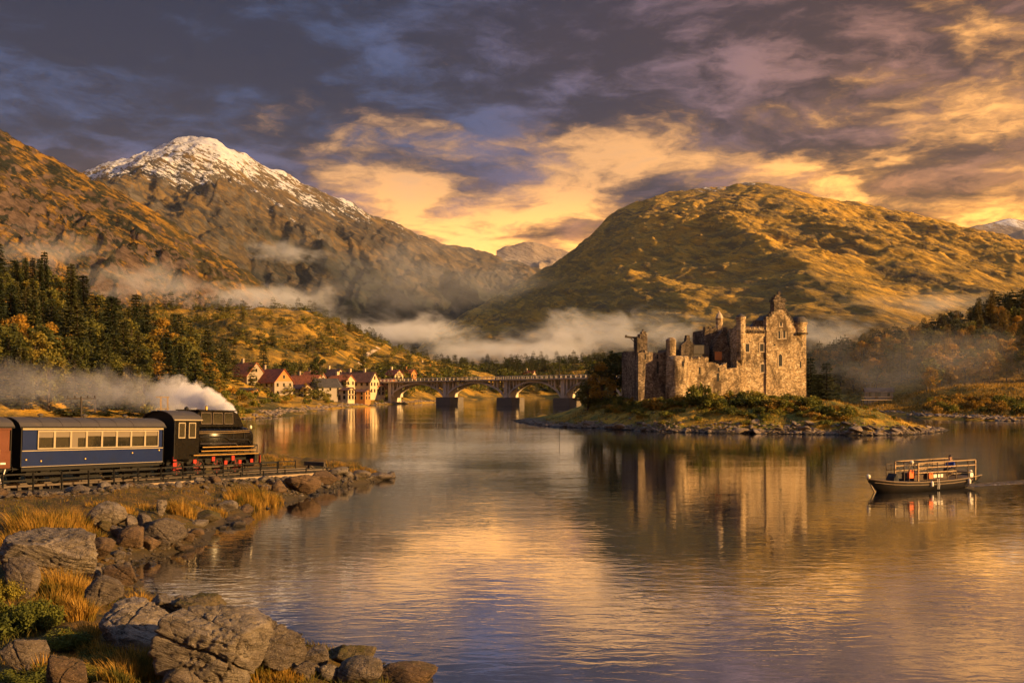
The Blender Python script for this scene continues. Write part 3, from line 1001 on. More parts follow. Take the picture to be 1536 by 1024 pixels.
V, F = blades(np.concatenate(T), 5, 0.014)
tag(put_mesh("grass", V, F, m_grass), 'long golden grass in tufts on the bank', 'grass', kind='stuff')
# short turf
N = 95000
yy = 12 + 78 * rs.uniform(0, 1, N) ** 1.6
xx = -yy * 0.85 - 3 + rs.uniform(0, 1, N) * (yy * 0.85 + 3)
d = -poly_dist(xx, yy, BANK)
s_ = (xx - TR0.x) * TRD.x + (yy - TR0.y) * TRD.y
o_ = -(xx - TR0.x) * TRD.y + (yy - TR0.y) * TRD.x
keep = (d > 1.0) & ((o_ < -4.6) | (o_ > 4.5) | (s_ > 29)) & (fbm(xx / 2.2, yy / 2.2, 3, 131) > -0.12)
xx, yy = xx[keep], yy[keep]
hh = rs.uniform(0.10, 0.32, len(xx))
V, F = blades(np.stack([xx, yy, near_h(xx, yy) - 0.02, hh, rs.normal(-0.02, 0.09, len(xx)), rs.normal(0, 0.09, len(xx))], -1), 6, 0.012, 2)
tag(put_mesh("turf_grass", V, F, m_grass_green), 'short green and brown grass covering the bank', 'grass', kind='stuff')


# ------------------------------------------------------------------ railway
m_black = plain("black_paint", (0.0022, 0.0022, 0.0026), 0.27, 0.0, 0.3, 2.0, 0.03, 0.25)
m_blackrough = plain("sooty_iron", (0.012, 0.011, 0.010), 0.65, 0.2, 0.4, 3.0, 0.2, 0.3)
m_blue = plain("coach_blue", (0.0020, 0.0115, 0.066), 0.45, 0.0, 0.2, 1.6, 0.03, 0.22, dirt=(0.004, 0.011, 0.044))
m_cream = plain("cream_paint", (0.30, 0.245, 0.16), 0.5, 0.0, 0.2, 4.0)
m_roof = plain("canvas_roof", (0.050, 0.044, 0.042), 0.7, 0.0, 0.3, 1.2, 0.25, 0.4, dirt=(0.11, 0.082, 0.052))
m_mahog = plain("varnished_wood", (0.095, 0.022, 0.006), 0.4, 0.0, 0.3, 2.0, 0.05)
m_mahogd = plain("dark_varnish", (0.09, 0.020, 0.006), 0.4, 0.0, 0.3, 2.0, 0.05)
m_brass = plain("brass", (0.62, 0.40, 0.14), 0.30, 0.8, 0.15, 5.0)
m_red = plain("signal_red", (0.36, 0.022, 0.010), 0.45, 0.0, 0.2, 4.0)
m_wheelred = plain("worn_wheel_red", (0.13, 0.012, 0.007), 0.6, 0.0, 0.4, 4.0)
m_steel = plain("rail_steel", (0.16, 0.13, 0.11), 0.4, 0.7, 0.3, 3.0)
m_sleeper = plain("sleeper_wood", (0.050, 0.038, 0.028), 0.85, 0.0, 0.4, 3.0, 0.4)
m_kerb = plain("edge_timber", (0.26, 0.19, 0.12), 0.8, 0.0, 0.3, 1.5, 0.4)
m_lamp = plain("lamp_glass", (0.80, 0.72, 0.55), 0.12, 0.0, 0.1, 5.0)
m_white = plain("white_paint", (0.70, 0.66, 0.58), 0.55, 0.0, 0.12, 4.0)
m_blind = plain("window_blind", (0.15, 0.12, 0.085), 0.8, 0.0, 0.1, 6.0)
m_glass, t, b = new_mat("dark_window_glass")
b.inputs['Base Color'].default_value = (0.018, 0.017, 0.012, 1)
b.inputs['Roughness'].default_value = 0.04
b.inputs['IOR'].default_value = 1.5
m_ballast, t, b = new_mat("ballast")
p = pos_vec(t)
vv = t.voro(p, 9.0, 'F1', 'Color'); vd = t.voro(p, 9.0)
c = t.mix(t.xyz(vv)[0], (0.018, 0.016, 0.015), (0.048, 0.040, 0.035))
t.put(b.inputs['Base Color'], c)
b.inputs['Roughness'].default_value = 0.9
t.put(b.inputs['Normal'], t.bump(vd, 0.8, 0.06))

# the ballast sheet on the embankment, a built causeway
V = []; F = []
ss = [-16 + i * 1.0 for i in range(45)]
for s in ss:
    for off in (-3.35, -1.6, 1.6, 3.3):
        q = track(s, off)
        V.append((q.x, q.y, q.z - (0.30 if abs(off) < 2 else 0.40)))
for i in range(len(ss) - 1):
    for j in range(3):
        F.append((i * 4 + j, (i + 1) * 4 + j, (i + 1) * 4 + j + 1, i * 4 + j + 1)[::-1])
tag(put_mesh("track_bed", V, F, m_ballast), 'dark ballast bed of the railway line', 'track bed', kind='structure')

rt_ = empty("railway_track", track(0), 0, 'single railway track running along the stony causeway', 'railway track')
inv_ = Matrix.Translation(track(0)).inverted()
for o2 in (-0.72, 0.72):
    mb = MB(); mb.M = inv_
    for i in range(len(ss) - 1):
        if ss[i + 1] > 27:
            break
        mb.bar(track(ss[i], o2) - Vector((0, 0, .07)), track(ss[i + 1], o2) - Vector((0, 0, .07)), 0.07, 0.14)
    mb.build("rail", m_steel, rt_)
for i in range(62):
    s = -15 + i * 0.68
    mb = MB(); mb.M = inv_
    mb.bar(track(s, -1.2) - Vector((0, 0, .21)), track(s, 1.2) - Vector((0, 0, .21)), 0.22, 0.14)
    mb.build("sleeper", m_sleeper, rt_)
mb = MB(); mb.M = inv_
mb.bar(track(26.6, -1.0) + Vector((0, 0, .35)), track(26.6, 1.0) + Vector((0, 0, .35)), 0.2, 0.3)
for o2 in (-0.7, 0.7):
    mb.bar(track(26.7, o2) - Vector((0, 0, .2)), track(26.7, o2) + Vector((0, 0, .4)), 0.16)
    mb.bar(track(27.4, o2) - Vector((0, 0, .2)), track(26.7, o2) + Vector((0, 0, .3)), 0.12)
mb.build("buffer_stop", m_sleeper, rt_)


def fence_line(name, label, cat, s0, s1, off, base, rails, step, mat, pw=0.09, group=None, kerb=None):
    """posts with long rails following the line"""
    o = empty(name, track(s0, off) + Vector((0, 0, base)), 0, label, cat, group)
    M_ = Matrix.Translation(o.location).inverted()
    n = int((s1 - s0) / step)
    top = max(rails)
    for i in range(n + 1):
        q = track(s0 + (s1 - s0) * i / n, off) + Vector((0, 0, base))
        mb = MB(); mb.M = M_
        lean = Vector((rnd.gauss(0, .012), rnd.gauss(0, .012), 0))
        mb.bar(q - Vector((0, 0, .3)), q + Vector((0, 0, top + .06)) + lean, pw)
        mb.build("post", mat, o)
    for h in rails:
        mb = MB(); mb.M = M_
        for i in range(n):
            a = track(s0 + (s1 - s0) * i / n, off + .06) + Vector((0, 0, base + h)); b2 = track(s0 + (s1 - s0) * (i + 1) / n, off + .06) + Vector((0, 0, base + h))
            mb.bar(a, b2, 0.055, 0.085)
        mb.build("rail", mat, o)
    if kerb:
        mb = MB(); mb.M = M_
        for i in range(n):
            a = track(s0 + (s1 - s0) * i / n, off - .08) + Vector((0, 0, base - .02)); b2 = track(s0 + (s1 - s0) * (i + 1) / n, off - .08) + Vector((0, 0, base - .02))
            mb.bar(a, b2, 0.24, 0.26)
        mb.build("edge_beam", kerb, o)
    return o


fence_line("railing", 'black two bar railing running in front of the train wheels', 'railing', -9, 20.5, -2.0, -0.42, (0.75, 1.10), 1.75, m_blackrough, 0.08)
fence_line("low_fence", 'low edge fence with a pale timber beam along the lip of the causeway', 'fence', 6.0, 26.5, -3.45, -0.22, (0.42, 0.20), 2.1, m_blackrough, 0.08, kerb=m_kerb)
fence_line("railing", 'short black railing closing the far side of the track end', 'railing', 20.5, 27.5, 2.9, -0.42, (0.45, 0.85), 1.7, m_blackrough, 0.07)


def vehicle(name, s, label, cat):
    o = empty(name, track(s), 0, label, cat)
    o.rotation_euler = (0, -TRS, math.atan2(TRD.y, TRD.x))
    return o


def wheel(parent, x, r, mat, hub=None, y=0.72):
    for sy in (-1, 1):
        w = MB()
        w.lathe([(r * .55, -.02), (r - .03, -.03), (r - .03, .03), (r + .03, .05), (r + .03, .09), (r * .9, .09), (r * .85, .02), (r * .55, .02)], 24)
        w.mi = 1
        for k in range(8):
            a = k * math.pi / 4
            w.bar((0, 0, 0), (r * .9 * math.cos(a), r * .9 * math.sin(a), 0), .07, .05, up=(0, 0, 1))
        w.lathe([(0.02, -.1), (.11, -.1), (.11, .07), (.02, .07)], 12)
        o = w.build("wheel", [m_blackrough, mat], parent)
        o.location = (x, sy * y, r)
        o.rotation_euler = (R(90) * (1 if sy < 0 else -1), 0, 0)


def arch_roof(mb, x0, x1, w, z, rise, th=0.06, n=14, over=0.08):
    """arched roof shell along x"""
    pts = [(-(w / 2 + over) + (w + 2 * over) * i / n) for i in range(n + 1)]
    zz = [z + rise * (1 - (2 * q / (w + 2 * over)) ** 2) ** 0.62 if abs(q) < (w / 2 + over) - 1e-6 else z for q in pts]
    poly = [(q, h) for q, h in zip(pts, zz)]
    v = []
    for x in (x0, x1):
        for q, h in poly:
            v.append((x, q, h))
        for q, h in poly:
            v.append((x, q, h - th))
    m = n + 1
    f = []
    for i in range(n):
        f.append((i, i + 1, 2 * m + i + 1, 2 * m + i)[::-1])
        f.append((m + i, m + i + 1, 3 * m + i + 1, 3 * m + i))
        f.append((i, i + 1, m + i + 1, m + i)); f.append((2 * m + i, 2 * m + i + 1, 3 * m + i + 1, 3 * m + i)[::-1])
    f.append((0, m, 3 * m, 2 * m)); f.append((n, m + n, 3 * m + n, 2 * m + n)[::-1])
    mb.add(v, f)
    return poly


def end_wall(mb, x0, x1, w, z0, z1, rise, n=14):
    """flat end filling the arch"""
    pts = [(-w / 2 + w * i / n) for i in range(n + 1)]
    pr = [(q, z1 + rise * max(0, 1 - (2 * q / w) ** 2) ** 0.62) for q in pts]
    poly = [(-w / 2, z0)] + pr + [(w / 2, z0)]
    k = len(poly)
    v = [(x0, q, h) for q, h in poly] + [(x1, q, h) for q, h in poly]
    f = [tuple(range(k)), tuple(range(2 * k - 1, k - 1, -1))]
    for i in range(k):
        f.append(((i + 1) % k, i, k + i, k + (i + 1) % k))
    mb.add(v, f)


def coach(s, L, label, body_mat, door=False):
    c = vehicle("railway_carriage", s, label, 'carriage')
    w = 2.5; z0, zs, zw, ze = 1.0, 1.92, 2.02, 3.25          # sill, waist, window foot, eave
    mb = MB().box(0, L, -w / 2, w / 2, z0, zs).box(0.05, L - .05, -w / 2 + .03, w / 2 - .03, zs, ze)
    mb.build("body", body_mat, c)
    e = MB(); end_wall(e, -.06, 0.0, w - .02, z0 + .02, ze, .50); e.build("end_wall", m_blackrough, c)
    e = MB(); end_wall(e, L, L + .06, w - .02, z0 + .02, ze, .50); e.build("end_wall", m_blackrough, c)
    r = MB(); poly = arch_roof(r, -.18, L + .18, w, ze + .05, .55)
    ro = r.build("roof", m_roof, c, smooth=False)
    for k in range(1, int(L / 1.3)):
        rb = MB()
        for q, q2 in zip(poly[:-1], poly[1:]):
            rb.bar((k * 1.3, q[0], q[1] + .012), (k * 1.3, q2[0], q2[1] + .012), .05, .02)
        rb.build("roof_seam", m_roof, ro)
    g = MB()
    for sy in (-1, 1):
        g.bar((-.15, sy * (w / 2 + .09), ze + .04), (L + .15, sy * (w / 2 + .09), ze + .04), .07, .06)
    g.build("gutter", m_blackrough, ro)
    for k in range(3):
        v = MB().lathe([(.09, 0), (.09, .10), (.17, .10), (.17, .18), (.03, .24)], 10, (L * (.2 + .3 * k), 0, ze + .58)); v.build("roof_vent", m_roof, ro)
    st = MB()
    for sy in (-1, 1):
        st.bar((0, sy * (w / 2 + .012), ze - .07), (L, sy * (w / 2 + .012), ze - .07), .03, .11)
        st.bar((0, sy * (w / 2 + .012), zs + .02), (L, sy * (w / 2 + .012), zs + .02), .03, .05)
        st.bar((0, sy * (w / 2 + .012), z0 + .04), (L, sy * (w / 2 + .012), z0 + .04), .03, .03)
    st.build("trim_band", m_cream if not door else m_mahogd, c)
    if not door:
        n, xa, xb = 8, 0.95, L - 0.42
        pw = (xb - xa) / n
        for sy in (-1, 1):
            for k in range(n):
                a = xa + k * pw; yy_ = sy * (w / 2 + .02)
                f_ = MB()
                t_ = .065
                y1, y2 = (yy_ - .045, yy_ + .02) if sy < 0 else (yy_ - .02, yy_ + .045)
                f_.box(a, a + t_, y1, y2, zw, ze - .16).box(a + pw - t_, a + pw, y1, y2, zw, ze - .16)
                f_.box(a + t_, a + pw - t_, y1, y2, zw, zw + .07).box(a + t_, a + pw - t_, y1, y2, ze - .24, ze - .16)
                wf = f_.build("window", m_cream, c)
                q = MB(); yp = sy * (w / 2 - .012)
                q.box(a + t_, a + pw - t_, min(yp, yp + sy * .012), max(yp, yp + sy * .012), zw + .07, ze - .24)
                q.build("pane", m_glass, wf)
                bl = MB(); yp = sy * (w / 2 + .003)
                hgt_ = [.33, .31, .36, .26, .30, .34, .30, .28][k]
                bl.box(a + t_, a + pw - t_, min(yp, yp + sy * .01), max(yp, yp + sy * .01), ze - .24 - hgt_, ze - .24)
                if k == 2:
                    bl.box(a + t_, a + t_ + .45, min(yp, yp + sy * .01), max(yp, yp + sy * .01), zw + .07, ze - .24 - hgt_)
                bl.build("blind", m_blind, wf)
                sh_ = MB(); yp = sy * (w / 2 + .002)
                for hx in ([.38, .72] if k % 2 else [.5]):
                    v_ = sh_.lathe([(.02, 0), (.15, .02), (.17, .16), (.11, .30), (.02, .34)], 8, (a + hx * pw, sy * (w / 2 - .16), zw + .02))
                sh_.build("seat_back", m_sleeper, wf)
        for x_, z_ in ((1.2, 1.3), (4.2, 1.35), (7.7, 1.62), (L - .35, 1.75), (.25, 1.4)):
            MB().lathe([(.01, 0), (.05, .01), (.05, .08), (.01, .10)], 8, (x_, -w / 2 - .05, z_)).build("lamp_bracket", m_brass, c)
    else:
        for x_ in (L - 1.05, L - 2.6, L - 4.2, L - 5.8):
            dr = MB().box(x_ - .42, x_ + .42, -w / 2 - .03, -w / 2 + .01, z0 + .12, ze - .2)
            do = dr.build("door", m_mahog, c)
            pn = MB()
            for (za, zb) in ((z0 + .25, zs - .1), (zs + .12, ze - .38)):
                pn.box(x_ - .30, x_ - .26, -w / 2 - .055, -w / 2 - .032, za, zb).box(x_ + .26, x_ + .30, -w / 2 - .055, -w / 2 - .032, za, zb)
                pn.box(x_ - .26, x_ + .26, -w / 2 - .055, -w / 2 - .032, za, za + .05).box(x_ - .26, x_ + .26, -w / 2 - .055, -w / 2 - .032, zb - .05, zb)
            pn.build("door_moulding", m_mahogd, do)
            MB().bar((x_ + .34, -w / 2 - .07, zs - .12), (x_ + .34, -w / 2 - .07, zs + .12), .035).build("handle", m_brass, do)
        MB().box(L - .62, L - .30, -w / 2 - .045, -w / 2 + .01, 1.22, 1.32).build("plate", m_white, c)
        br = MB(); br.bar((L - .75, -w / 2 - .02, .95), (L - .55, -w / 2 - .02, .15), .05); br.bar((L - .30, -w / 2 - .02, .95), (L - .55, -w / 2 - .02, .15), .05)
        br.build("step_bracket", m_white, c)
    u = MB().box(.1, L - .1, -1.1, 1.1, .78, .98)
    u.bar((.3, -1.12, .55), (L - .3, -1.12, .55), .06, .12).bar((.3, 1.12, .55), (L - .3, 1.12, .55), .06, .12)
    for x_ in (L * .32, L * .5, L * .68):
        u.bar((x_, -1.12, .8), (x_, -1.12, .5), .06)
    u.build("underframe", m_blackrough, c)
    bx_ = MB().box(L * .40, L * .54, -1.0, -.4, .32, .76); bx_.build("battery_box", m_blackrough, c)
    for x_ in (1.0, 2.6, L - 2.6, L - 1.0):
        wheel(c, x_, .42, m_blackrough)
    for x_ in (1.8, L - 1.8):
        bg_ = MB().box(x_ - 1.15, x_ + 1.15, -.92, -.82, .40, .62).box(x_ - 1.15, x_ + 1.15, .82, .92, .40, .62).box(x_ - .3, x_ + .3, -.9, .9, .5, .76)
        bg_.build("bogie", m_blackrough, c)
    bf = MB()
    for x_, sx in ((0, -1), (L, 1)):
        for y_ in (-.85, .85):
            bf.tube([(x_, y_, .9), (x_ + sx * .32, y_, .9)], .07, 8)
            bf.tube([(x_ + sx * .32, y_, .9), (x_ + sx * .36, y_, .9)], .17, 12)
    bf.build("buffer", m_blackrough, c)
    return c


coach(0.0, 10.2, 'blue railway carriage with a cream window band behind the engine', m_blue)
coach(-9.1, 8.4, 'varnished brown wooden railway carriage at the rear of the train', m_mahog, door=True)

# ---- the engine
e_ = vehicle("locomotive", 10.9, 'black locomotive with red wheels, glazed upper cabin and steam behind it', 'locomotive')
W2 = 1.42
# cab
cb = MB().box(0.15, 2.25, -W2, W2, 1.15, 2.55)
cb.box(.15, .30, -W2, W2, 2.55, 3.75).box(2.10, 2.25, -W2, W2, 2.55, 3.75)
for sy in (-1, 1):
    y1, y2 = (-W2, -W2 + .08) if sy < 0 else (W2 - .08, W2)
    cb.box(.30, .42, y1, y2, 2.55, 3.75).box(1.02, 1.32, y1, y2, 2.55, 3.75).box(1.95, 2.10, y1, y2, 2.55, 3.75)
    cb.box(.42, 1.02, y1, y2, 3.60, 3.75).box(1.32, 1.95, y1, y2, 3.60, 3.75)
cab = cb.build("cab", m_black, e_)
ew = MB(); end_wall(ew, .09, .15, 2 * W2, 1.15, 3.75, .55); ew.build("end_wall", m_blackrough, cab)
ew = MB(); end_wall(ew, 2.25, 2.30, 2 * W2, 1.15, 3.75, .55); ew.build("end_wall", m_black, cab)
rf = MB(); arch_roof(rf, -.05, 2.5, 2 * W2, 3.78, .60); rfo = rf.build("cab_roof", m_roof, e_)
for sy in (-1, 1):
    MB().bar((-.03, sy * (W2 + .09), 3.77), (2.48, sy * (W2 + .09), 3.77), .05, .07).build("roof_edge", m_cream, rfo)
for sy in (-1, 1):
    for a, b2 in ((.42, 1.02), (1.32, 1.95)):
        yy_ = sy * (W2 + .01)
        y1, y2 = yy_ - .03, yy_ + .03
        f_ = MB().box(a, a + .06, y1, y2, 2.55, 3.60).box(b2 - .06, b2, y1, y2, 2.55, 3.60).box(a + .06, b2 - .06, y1, y2, 2.55, 2.62).box(a + .06, b2 - .06, y1, y2, 3.53, 3.60)
        fo = f_.build("window", m_cream, e_)
        MB().box(a + .06, b2 - .06, yy_ - .012, yy_ + .004, 2.62, 3.53).build("pane", m_glass, fo)
# boiler casing: rounded box lofted along x
def loft(mb, stations, n=28, ex=3.2):
    """rounded sections [(x, half width, z low, z high)]"""
    vs = []; fs = []
    for x, hw, z0, z1 in stations:
        for k in range(n):
            a = 2 * math.pi * k / n
            ca, sa = math.cos(a), math.sin(a)
            vs.append((x, hw * math.copysign(abs(ca) ** (2 / ex), ca), (z0 + z1) / 2 + (z1 - z0) / 2 * math.copysign(abs(sa) ** (2 / ex), sa)))
    for i in range(len(stations) - 1):
        for k in range(n):
            k2 = (k + 1) % n
            fs.append((i * n + k, i * n + k2, (i + 1) * n + k2, (i + 1) * n + k))
    fs.append(tuple(range(n - 1, -1, -1))); fs.append(tuple((len(stations) - 1) * n + k for k in range(n)))
    mb.add(vs, fs)


bo = MB(); loft(bo, [(2.3, 1.18, 1.5, 3.42), (5.6, 1.18, 1.5, 3.40), (6.9, 1.17, 1.5, 3.36), (7.6, 1.14, 1.5, 3.30), (7.95, 1.06, 1.54, 3.18), (8.08, .92, 1.65, 3.0), (8.12, .6, 1.9, 2.8)])
boi = bo.build("boiler", m_black, e_, smooth=True)
bd = MB()
for x_ in (3.4, 4.6, 5.8, 6.9):
    for k in range(14):
        a = math.pi * k / 13 * 1.0; a2 = math.pi * (k + 1) / 13
        if k < 13:
            fn_ = lambda q: Vector((x_, 1.19 * math.copysign(abs(math.cos(q)) ** .63, math.cos(q)), 2.45 + .955 * abs(math.sin(q)) ** .63))
            bd.bar(fn_(a), fn_(a2), .05, .03)
bd.build("boiler_band", m_blackrough, boi)
# glazed upper cabin with raked windscreen
gh = MB()
prof = [(2.35, 3.30), (6.95, 3.30), (6.35, 4.20), (5.9, 4.40), (2.75, 4.40), (2.45, 4.25)]
gh.prism(prof, -1.08, 1.08)
ghb = gh.build("upper_cabin", m_black, e_)
MB().box(2.55, 6.05, -1.12, 1.12, 4.405, 4.48).build("cabin_roof", m_black, ghb)
for a, b2, sl in ((2.75, 3.65, 0), (3.85, 4.75, 0), (4.95, 5.75, .0)):
    for sy in (-1, 1):
        y1 = sy * 1.085
        q = MB()
        q.add([(a, y1, 3.52), (b2 + .05, y1, 3.52), (b2, y1, 4.28), (a, y1, 4.28), (a, y1 + sy * .02, 3.52), (b2 + .05, y1 + sy * .02, 3.52), (b2, y1 + sy * .02, 4.28), (a, y1 + sy * .02, 4.28)],
              [(0, 1, 2, 3), (7, 6, 5, 4), (0, 4, 5, 1), (1, 5, 6, 2), (2, 6, 7, 3), (3, 7, 4, 0)])
        fo = q.build("window", m_glass, e_)
        fr = MB()
        for pa, pb in (((a, 3.52), (b2 + .05, 3.52)), ((a, 4.28), (b2, 4.28)), ((a, 3.52), (a, 4.28)), ((b2 + .05, 3.52), (b2, 4.28))):
            fr.bar((pa[0], y1 + sy * .02, pa[1]), (pb[0], y1 + sy * .02, pb[1]), .04, .04)
        fr.build("frame", m_steel, fo)
ws = MB()
nrm = Vector((.83, 0, .55)).normalized() * .02
pa = [Vector((6.85, -.95, 3.46)), Vector((6.85, .95, 3.46)), Vector((6.40, .90, 4.13)), Vector((6.40, -.90, 4.13))]
ws.add([q + nrm * .3 for q in pa] + [q + nrm for q in pa], [(3, 2, 1, 0), (4, 5, 6, 7), (0, 1, 5, 4), (1, 2, 6, 5), (2, 3, 7, 6), (3, 0, 4, 7)])
ws.build("windscreen", m_glass, e_)
fu = MB().lathe([(.16, 0), (.17, .05), (.13, .12), (.13, .55), (.19, .62), (.19, .70), (.12, .70)], 16, (7.25, .62, 3.3)); fu.build("funnel", m_black, e_, smooth=True)
dm = MB().lathe([(.10, 0), (.10, .22), (.05, .30), (.02, .34)], 12, (4.3, 0, 4.48)); dm.build("whistle", m_brass, e_)
dm = MB().lathe([(.15, 0), (.15, .12), (.03, .2)], 12, (2.75, .3, 4.48)); dm.build("safety_valve", m_blackrough, e_)
pp = MB().tube([(2.5, -1.24, 2.62), (4.9, -1.24, 2.60), (5.3, -1.24, 2.42), (7.3, -1.20, 2.38), (7.6, -1.16, 2.1)], .045, 8); pp.build("steam_pipe", m_blackrough, boi)
pp = MB().tube([(2.6, -1.23, 2.15), (6.0, -1.23, 2.12), (6.2, -1.25, 1.95)], .03, 6); pp.build("steam_pipe", m_steel, boi)
for x_ in (2.75, 3.95, 5.15, 6.35, 7.2):
    for z_ in (1.72, 2.3, 3.12):
        MB().lathe([(.01, 0), (.035, .005), (.03, .025), (.01, .03)], 8, (0, 0, 0)).build("rivet", m_blackrough, boi).matrix_local = Matrix.Translation((x_, -1.165, z_)) @ Matrix.Rotation(R(90), 4, 'X')
dm = MB().lathe([(.30, -.1), (.30, .30), (.24, .42), (.1, .48), (.02, .49)], 18, (6.95, 0, 3.30)); dm.build("steam_dome", m_black, e_, smooth=True)
# running boards with brass edges
for z_, xa, xb, yo in ((1.92, 2.6, 7.6, 1.30), (1.66, 2.4, 7.7, 1.40), (1.40, 1.6, 7.9, 1.46)):
    for sy in (-1, 1):
        rb = MB().bar((xa, sy * yo, z_), (xb, sy * yo, z_), .30 if z_ > 1.6 else .4, .05)
        ro_ = rb.build("running_board", m_black, e_)
        ed = MB().bar((xa, sy * (yo + (.16 if z_ > 1.6 else .21)), z_), (xb, sy * (yo + (.16 if z_ > 1.6 else .21)), z_), .02, .06)
        ed.build("edge_strip", m_brass, ro_)
for z_ in (2.86, 2.98):
    MB().tube([(2.4, -1.27, z_), (5.2, -1.27, z_ + .02), (6.6, -1.26, z_ + .06), (7.4, -1.18, z_ + .08)], .028, 6).build("handrail", m_brass, e_)
# frames, wheels, rods
fr = MB().box(.3, 7.9, -.55, .55, .75, 1.35).box(7.85, 8.15, -1.35, 1.35, .80, 1.35); fr.build("frame", m_blackrough, e_)
for x_ in (1.0, 2.9, 4.7, 6.5):
    wheel(e_, x_, .52, m_wheelred, y=.74)
for sy in (-1, 1):
    rd = MB().bar((2.9, sy * .95, .52), (6.5, sy * .95, .56), .05, .13).bar((6.5, sy * 1.0, .55), (7.4, sy * 1.0, .72), .05, .10)
    rd.build("coupling_rod", m_steel, e_)
    MB().tube([(7.1, sy * 1.02, .72), (8.0, sy * 1.02, .72)], .24, 14).build("cylinder", m_blackrough, e_)
for x_, z0_, z1_ in ((.22, .45, .95), (.22, 1.05, 1.35), (2.0, .85, 1.1), (3.7, .95, 1.25), (4.9, .55, .95), (5.6, .95, 1.28), (6.3, .5, .95), (7.5, .75, 1.0)):
    MB().box(x_ - .14, x_ + .14, -1.40, -1.30, z0_, z1_).build("red_panel", m_red, e_)
for y_ in (-.42, .0):
    hl = MB().tube([(8.02, y_, 2.35), (8.2, y_, 2.35)], .17, 16); ho = hl.build("headlamp", m_brass, e_)
    MB().tube([(8.2, y_, 2.35), (8.225, y_, 2.35)], .14, 16).build("lens", m_lamp, ho)
for y_ in (-.85, .85):
    bf = MB().tube([(8.15, y_, 1.05), (8.45, y_, 1.05)], .08, 8).tube([(8.45, y_, 1.05), (8.5, y_, 1.05)], .2, 14); bf.build("buffer", m_blackrough, e_)
rl = MB()
for y_ in (-1.3, -.65, 0, .65, 1.3):
    rl.tube([(8.12, y_, 1.35), (8.16, y_, 2.0 if abs(y_) > .1 else 1.9)], .03, 6)
rl.tube([(8.16, -1.3, 2.0), (8.2, -.65, 2.02), (8.2, .65, 2.02), (8.16, 1.3, 2.0)], .03, 6)
rl.tube([(7.2, -1.42, 1.62), (8.16, -1.3, 2.0)], .03, 6)
rl.build("front_rail", m_blackrough, e_)
MB().box(8.5, 8.54, -1.28, -1.12, .55, 1.25).build("red_panel", m_red, e_)
for y_ in (-.9, .9):
    MB().lathe([(.05, 0), (.09, .04), (.09, .2), (.03, .26)], 10, (7.85, y_, 3.16)).build("marker_lamp", m_lamp, e_)

# telegraph pole and signal frame behind the train
tp = empty("telegraph_pole", (wx(122, 68), 68, 1.2), 0.3, 'thin grey telegraph pole with one crossarm behind the blue carriage', 'pole')
MB().tube([(0, 0, -.5), (0, 0, 5.65)], [.08, .055], 8).build("pole", m_sleeper, tp)
MB().bar((-.95, 0, 5.5), (.95, 0, 5.5), .06).build("crossarm", m_sleeper, tp)
for x_ in (-.85, -.4, .4, .85):
    MB().lathe([(.02, 0), (.05, .03), (.05, .12), (.02, .16)], 8, (x_, 0, 5.55)).build("insulator", m_sleeper, tp)
sg = empty("signal_frame", (wx(247, 77), 77, 1.2), 0.25, 'timber signal frame of two posts with crossbars behind the engine cab', 'signal')
for x_ in (-.28, .22):
    MB().bar((x_, 0, -.5), (x_, 0, 5.55), .12).build("post", m_kerb, sg)
for z_ in (5.5, 4.6):
    MB().bar((-.65, 0, z_), (.35, 0, z_), .08).build("crossbar", m_kerb, sg)
MB().lathe([(.05, 0), (.2, .08), (.2, .3), (.05, .38)], 12, (-.62, 0, 4.12)).build("lamp", m_lamp, sg)


# ------------------------------------------------------------------ the island
ISLE = [(1.7, 215), (4.0, 200), (6.6, 190), (11.3, 183.6), (16, 180.6), (21.8, 170), (25.6, 165), (35.6, 160), (45.6, 157.7), (54.7, 153.4), (62.7, 155.5), (73.8, 169.7), (76, 178), (70, 195), (60, 215), (45, 232), (25, 240), (8, 234), (0, 224)]


def isle_h(x, y):
    x = np.asarray(x, float); y = np.asarray(y, float)
    d = -poly_dist(x, y, ISLE) + 0.9 * fbm(x / 4, y / 4, 4, 141)
    amp = 1.2 + 4.4 * sst(4, 24, x) * sst(78, 54, x)
    z = amp * (1 - np.exp(-np.maximum(d, 0) / 8.5)) + sst(0.5, 5, d) * (0.45 * fbm(x / 5, y / 5, 4, 143))
    return np.where(d > 0, z, np.maximum(d * 0.4, -2.0)) + 0.03


m_isle, t, b = new_mat("island_turf")
p = pos_vec(t)
n1 = t.noise(p, 0.16, 8, 0.65, 0.5); n2 = t.noise(p, 0.9, 8, 0.65); n3 = t.noise(p, 5, 6, 0.65)
c = t.mix(t.step(n1, 0.42, 0.58), (0.42, 0.25, 0.030), (0.13, 0.125, 0.022))
c = t.mix(t.step(n2, 0.52, 0.66), c, (0.060, 0.052, 0.014))
z = t.xyz(p)[2]
rk = t.step(t.math('ADD', z, t.math('MULTIPLY', n2, 1.2)), 1.55, 0.9)
c = t.mix(rk, c, t.mix(t.step(n3, 0.4, 0.6), (0.22, 0.165, 0.115), (0.07, 0.052, 0.038)))
c = t.mix(t.step(z, 0.30, 0.15), c, (0.030, 0.024, 0.016))
t.put(b.inputs['Base Color'], c)
b.inputs['Roughness'].default_value = 0.9
b.inputs['Specular IOR Level'].default_value = 0.2
t.put(b.inputs['Normal'], t.bump(t.math('ADD', n2, t.math('MULTIPLY', n3, 0.5)), 1.0, 0.35))
tag(grid_sheet("island", -4, 82, 148, 246, 300, 330, isle_h, m_isle), 'grassy island carrying the ruined castle', 'island', kind='structure')

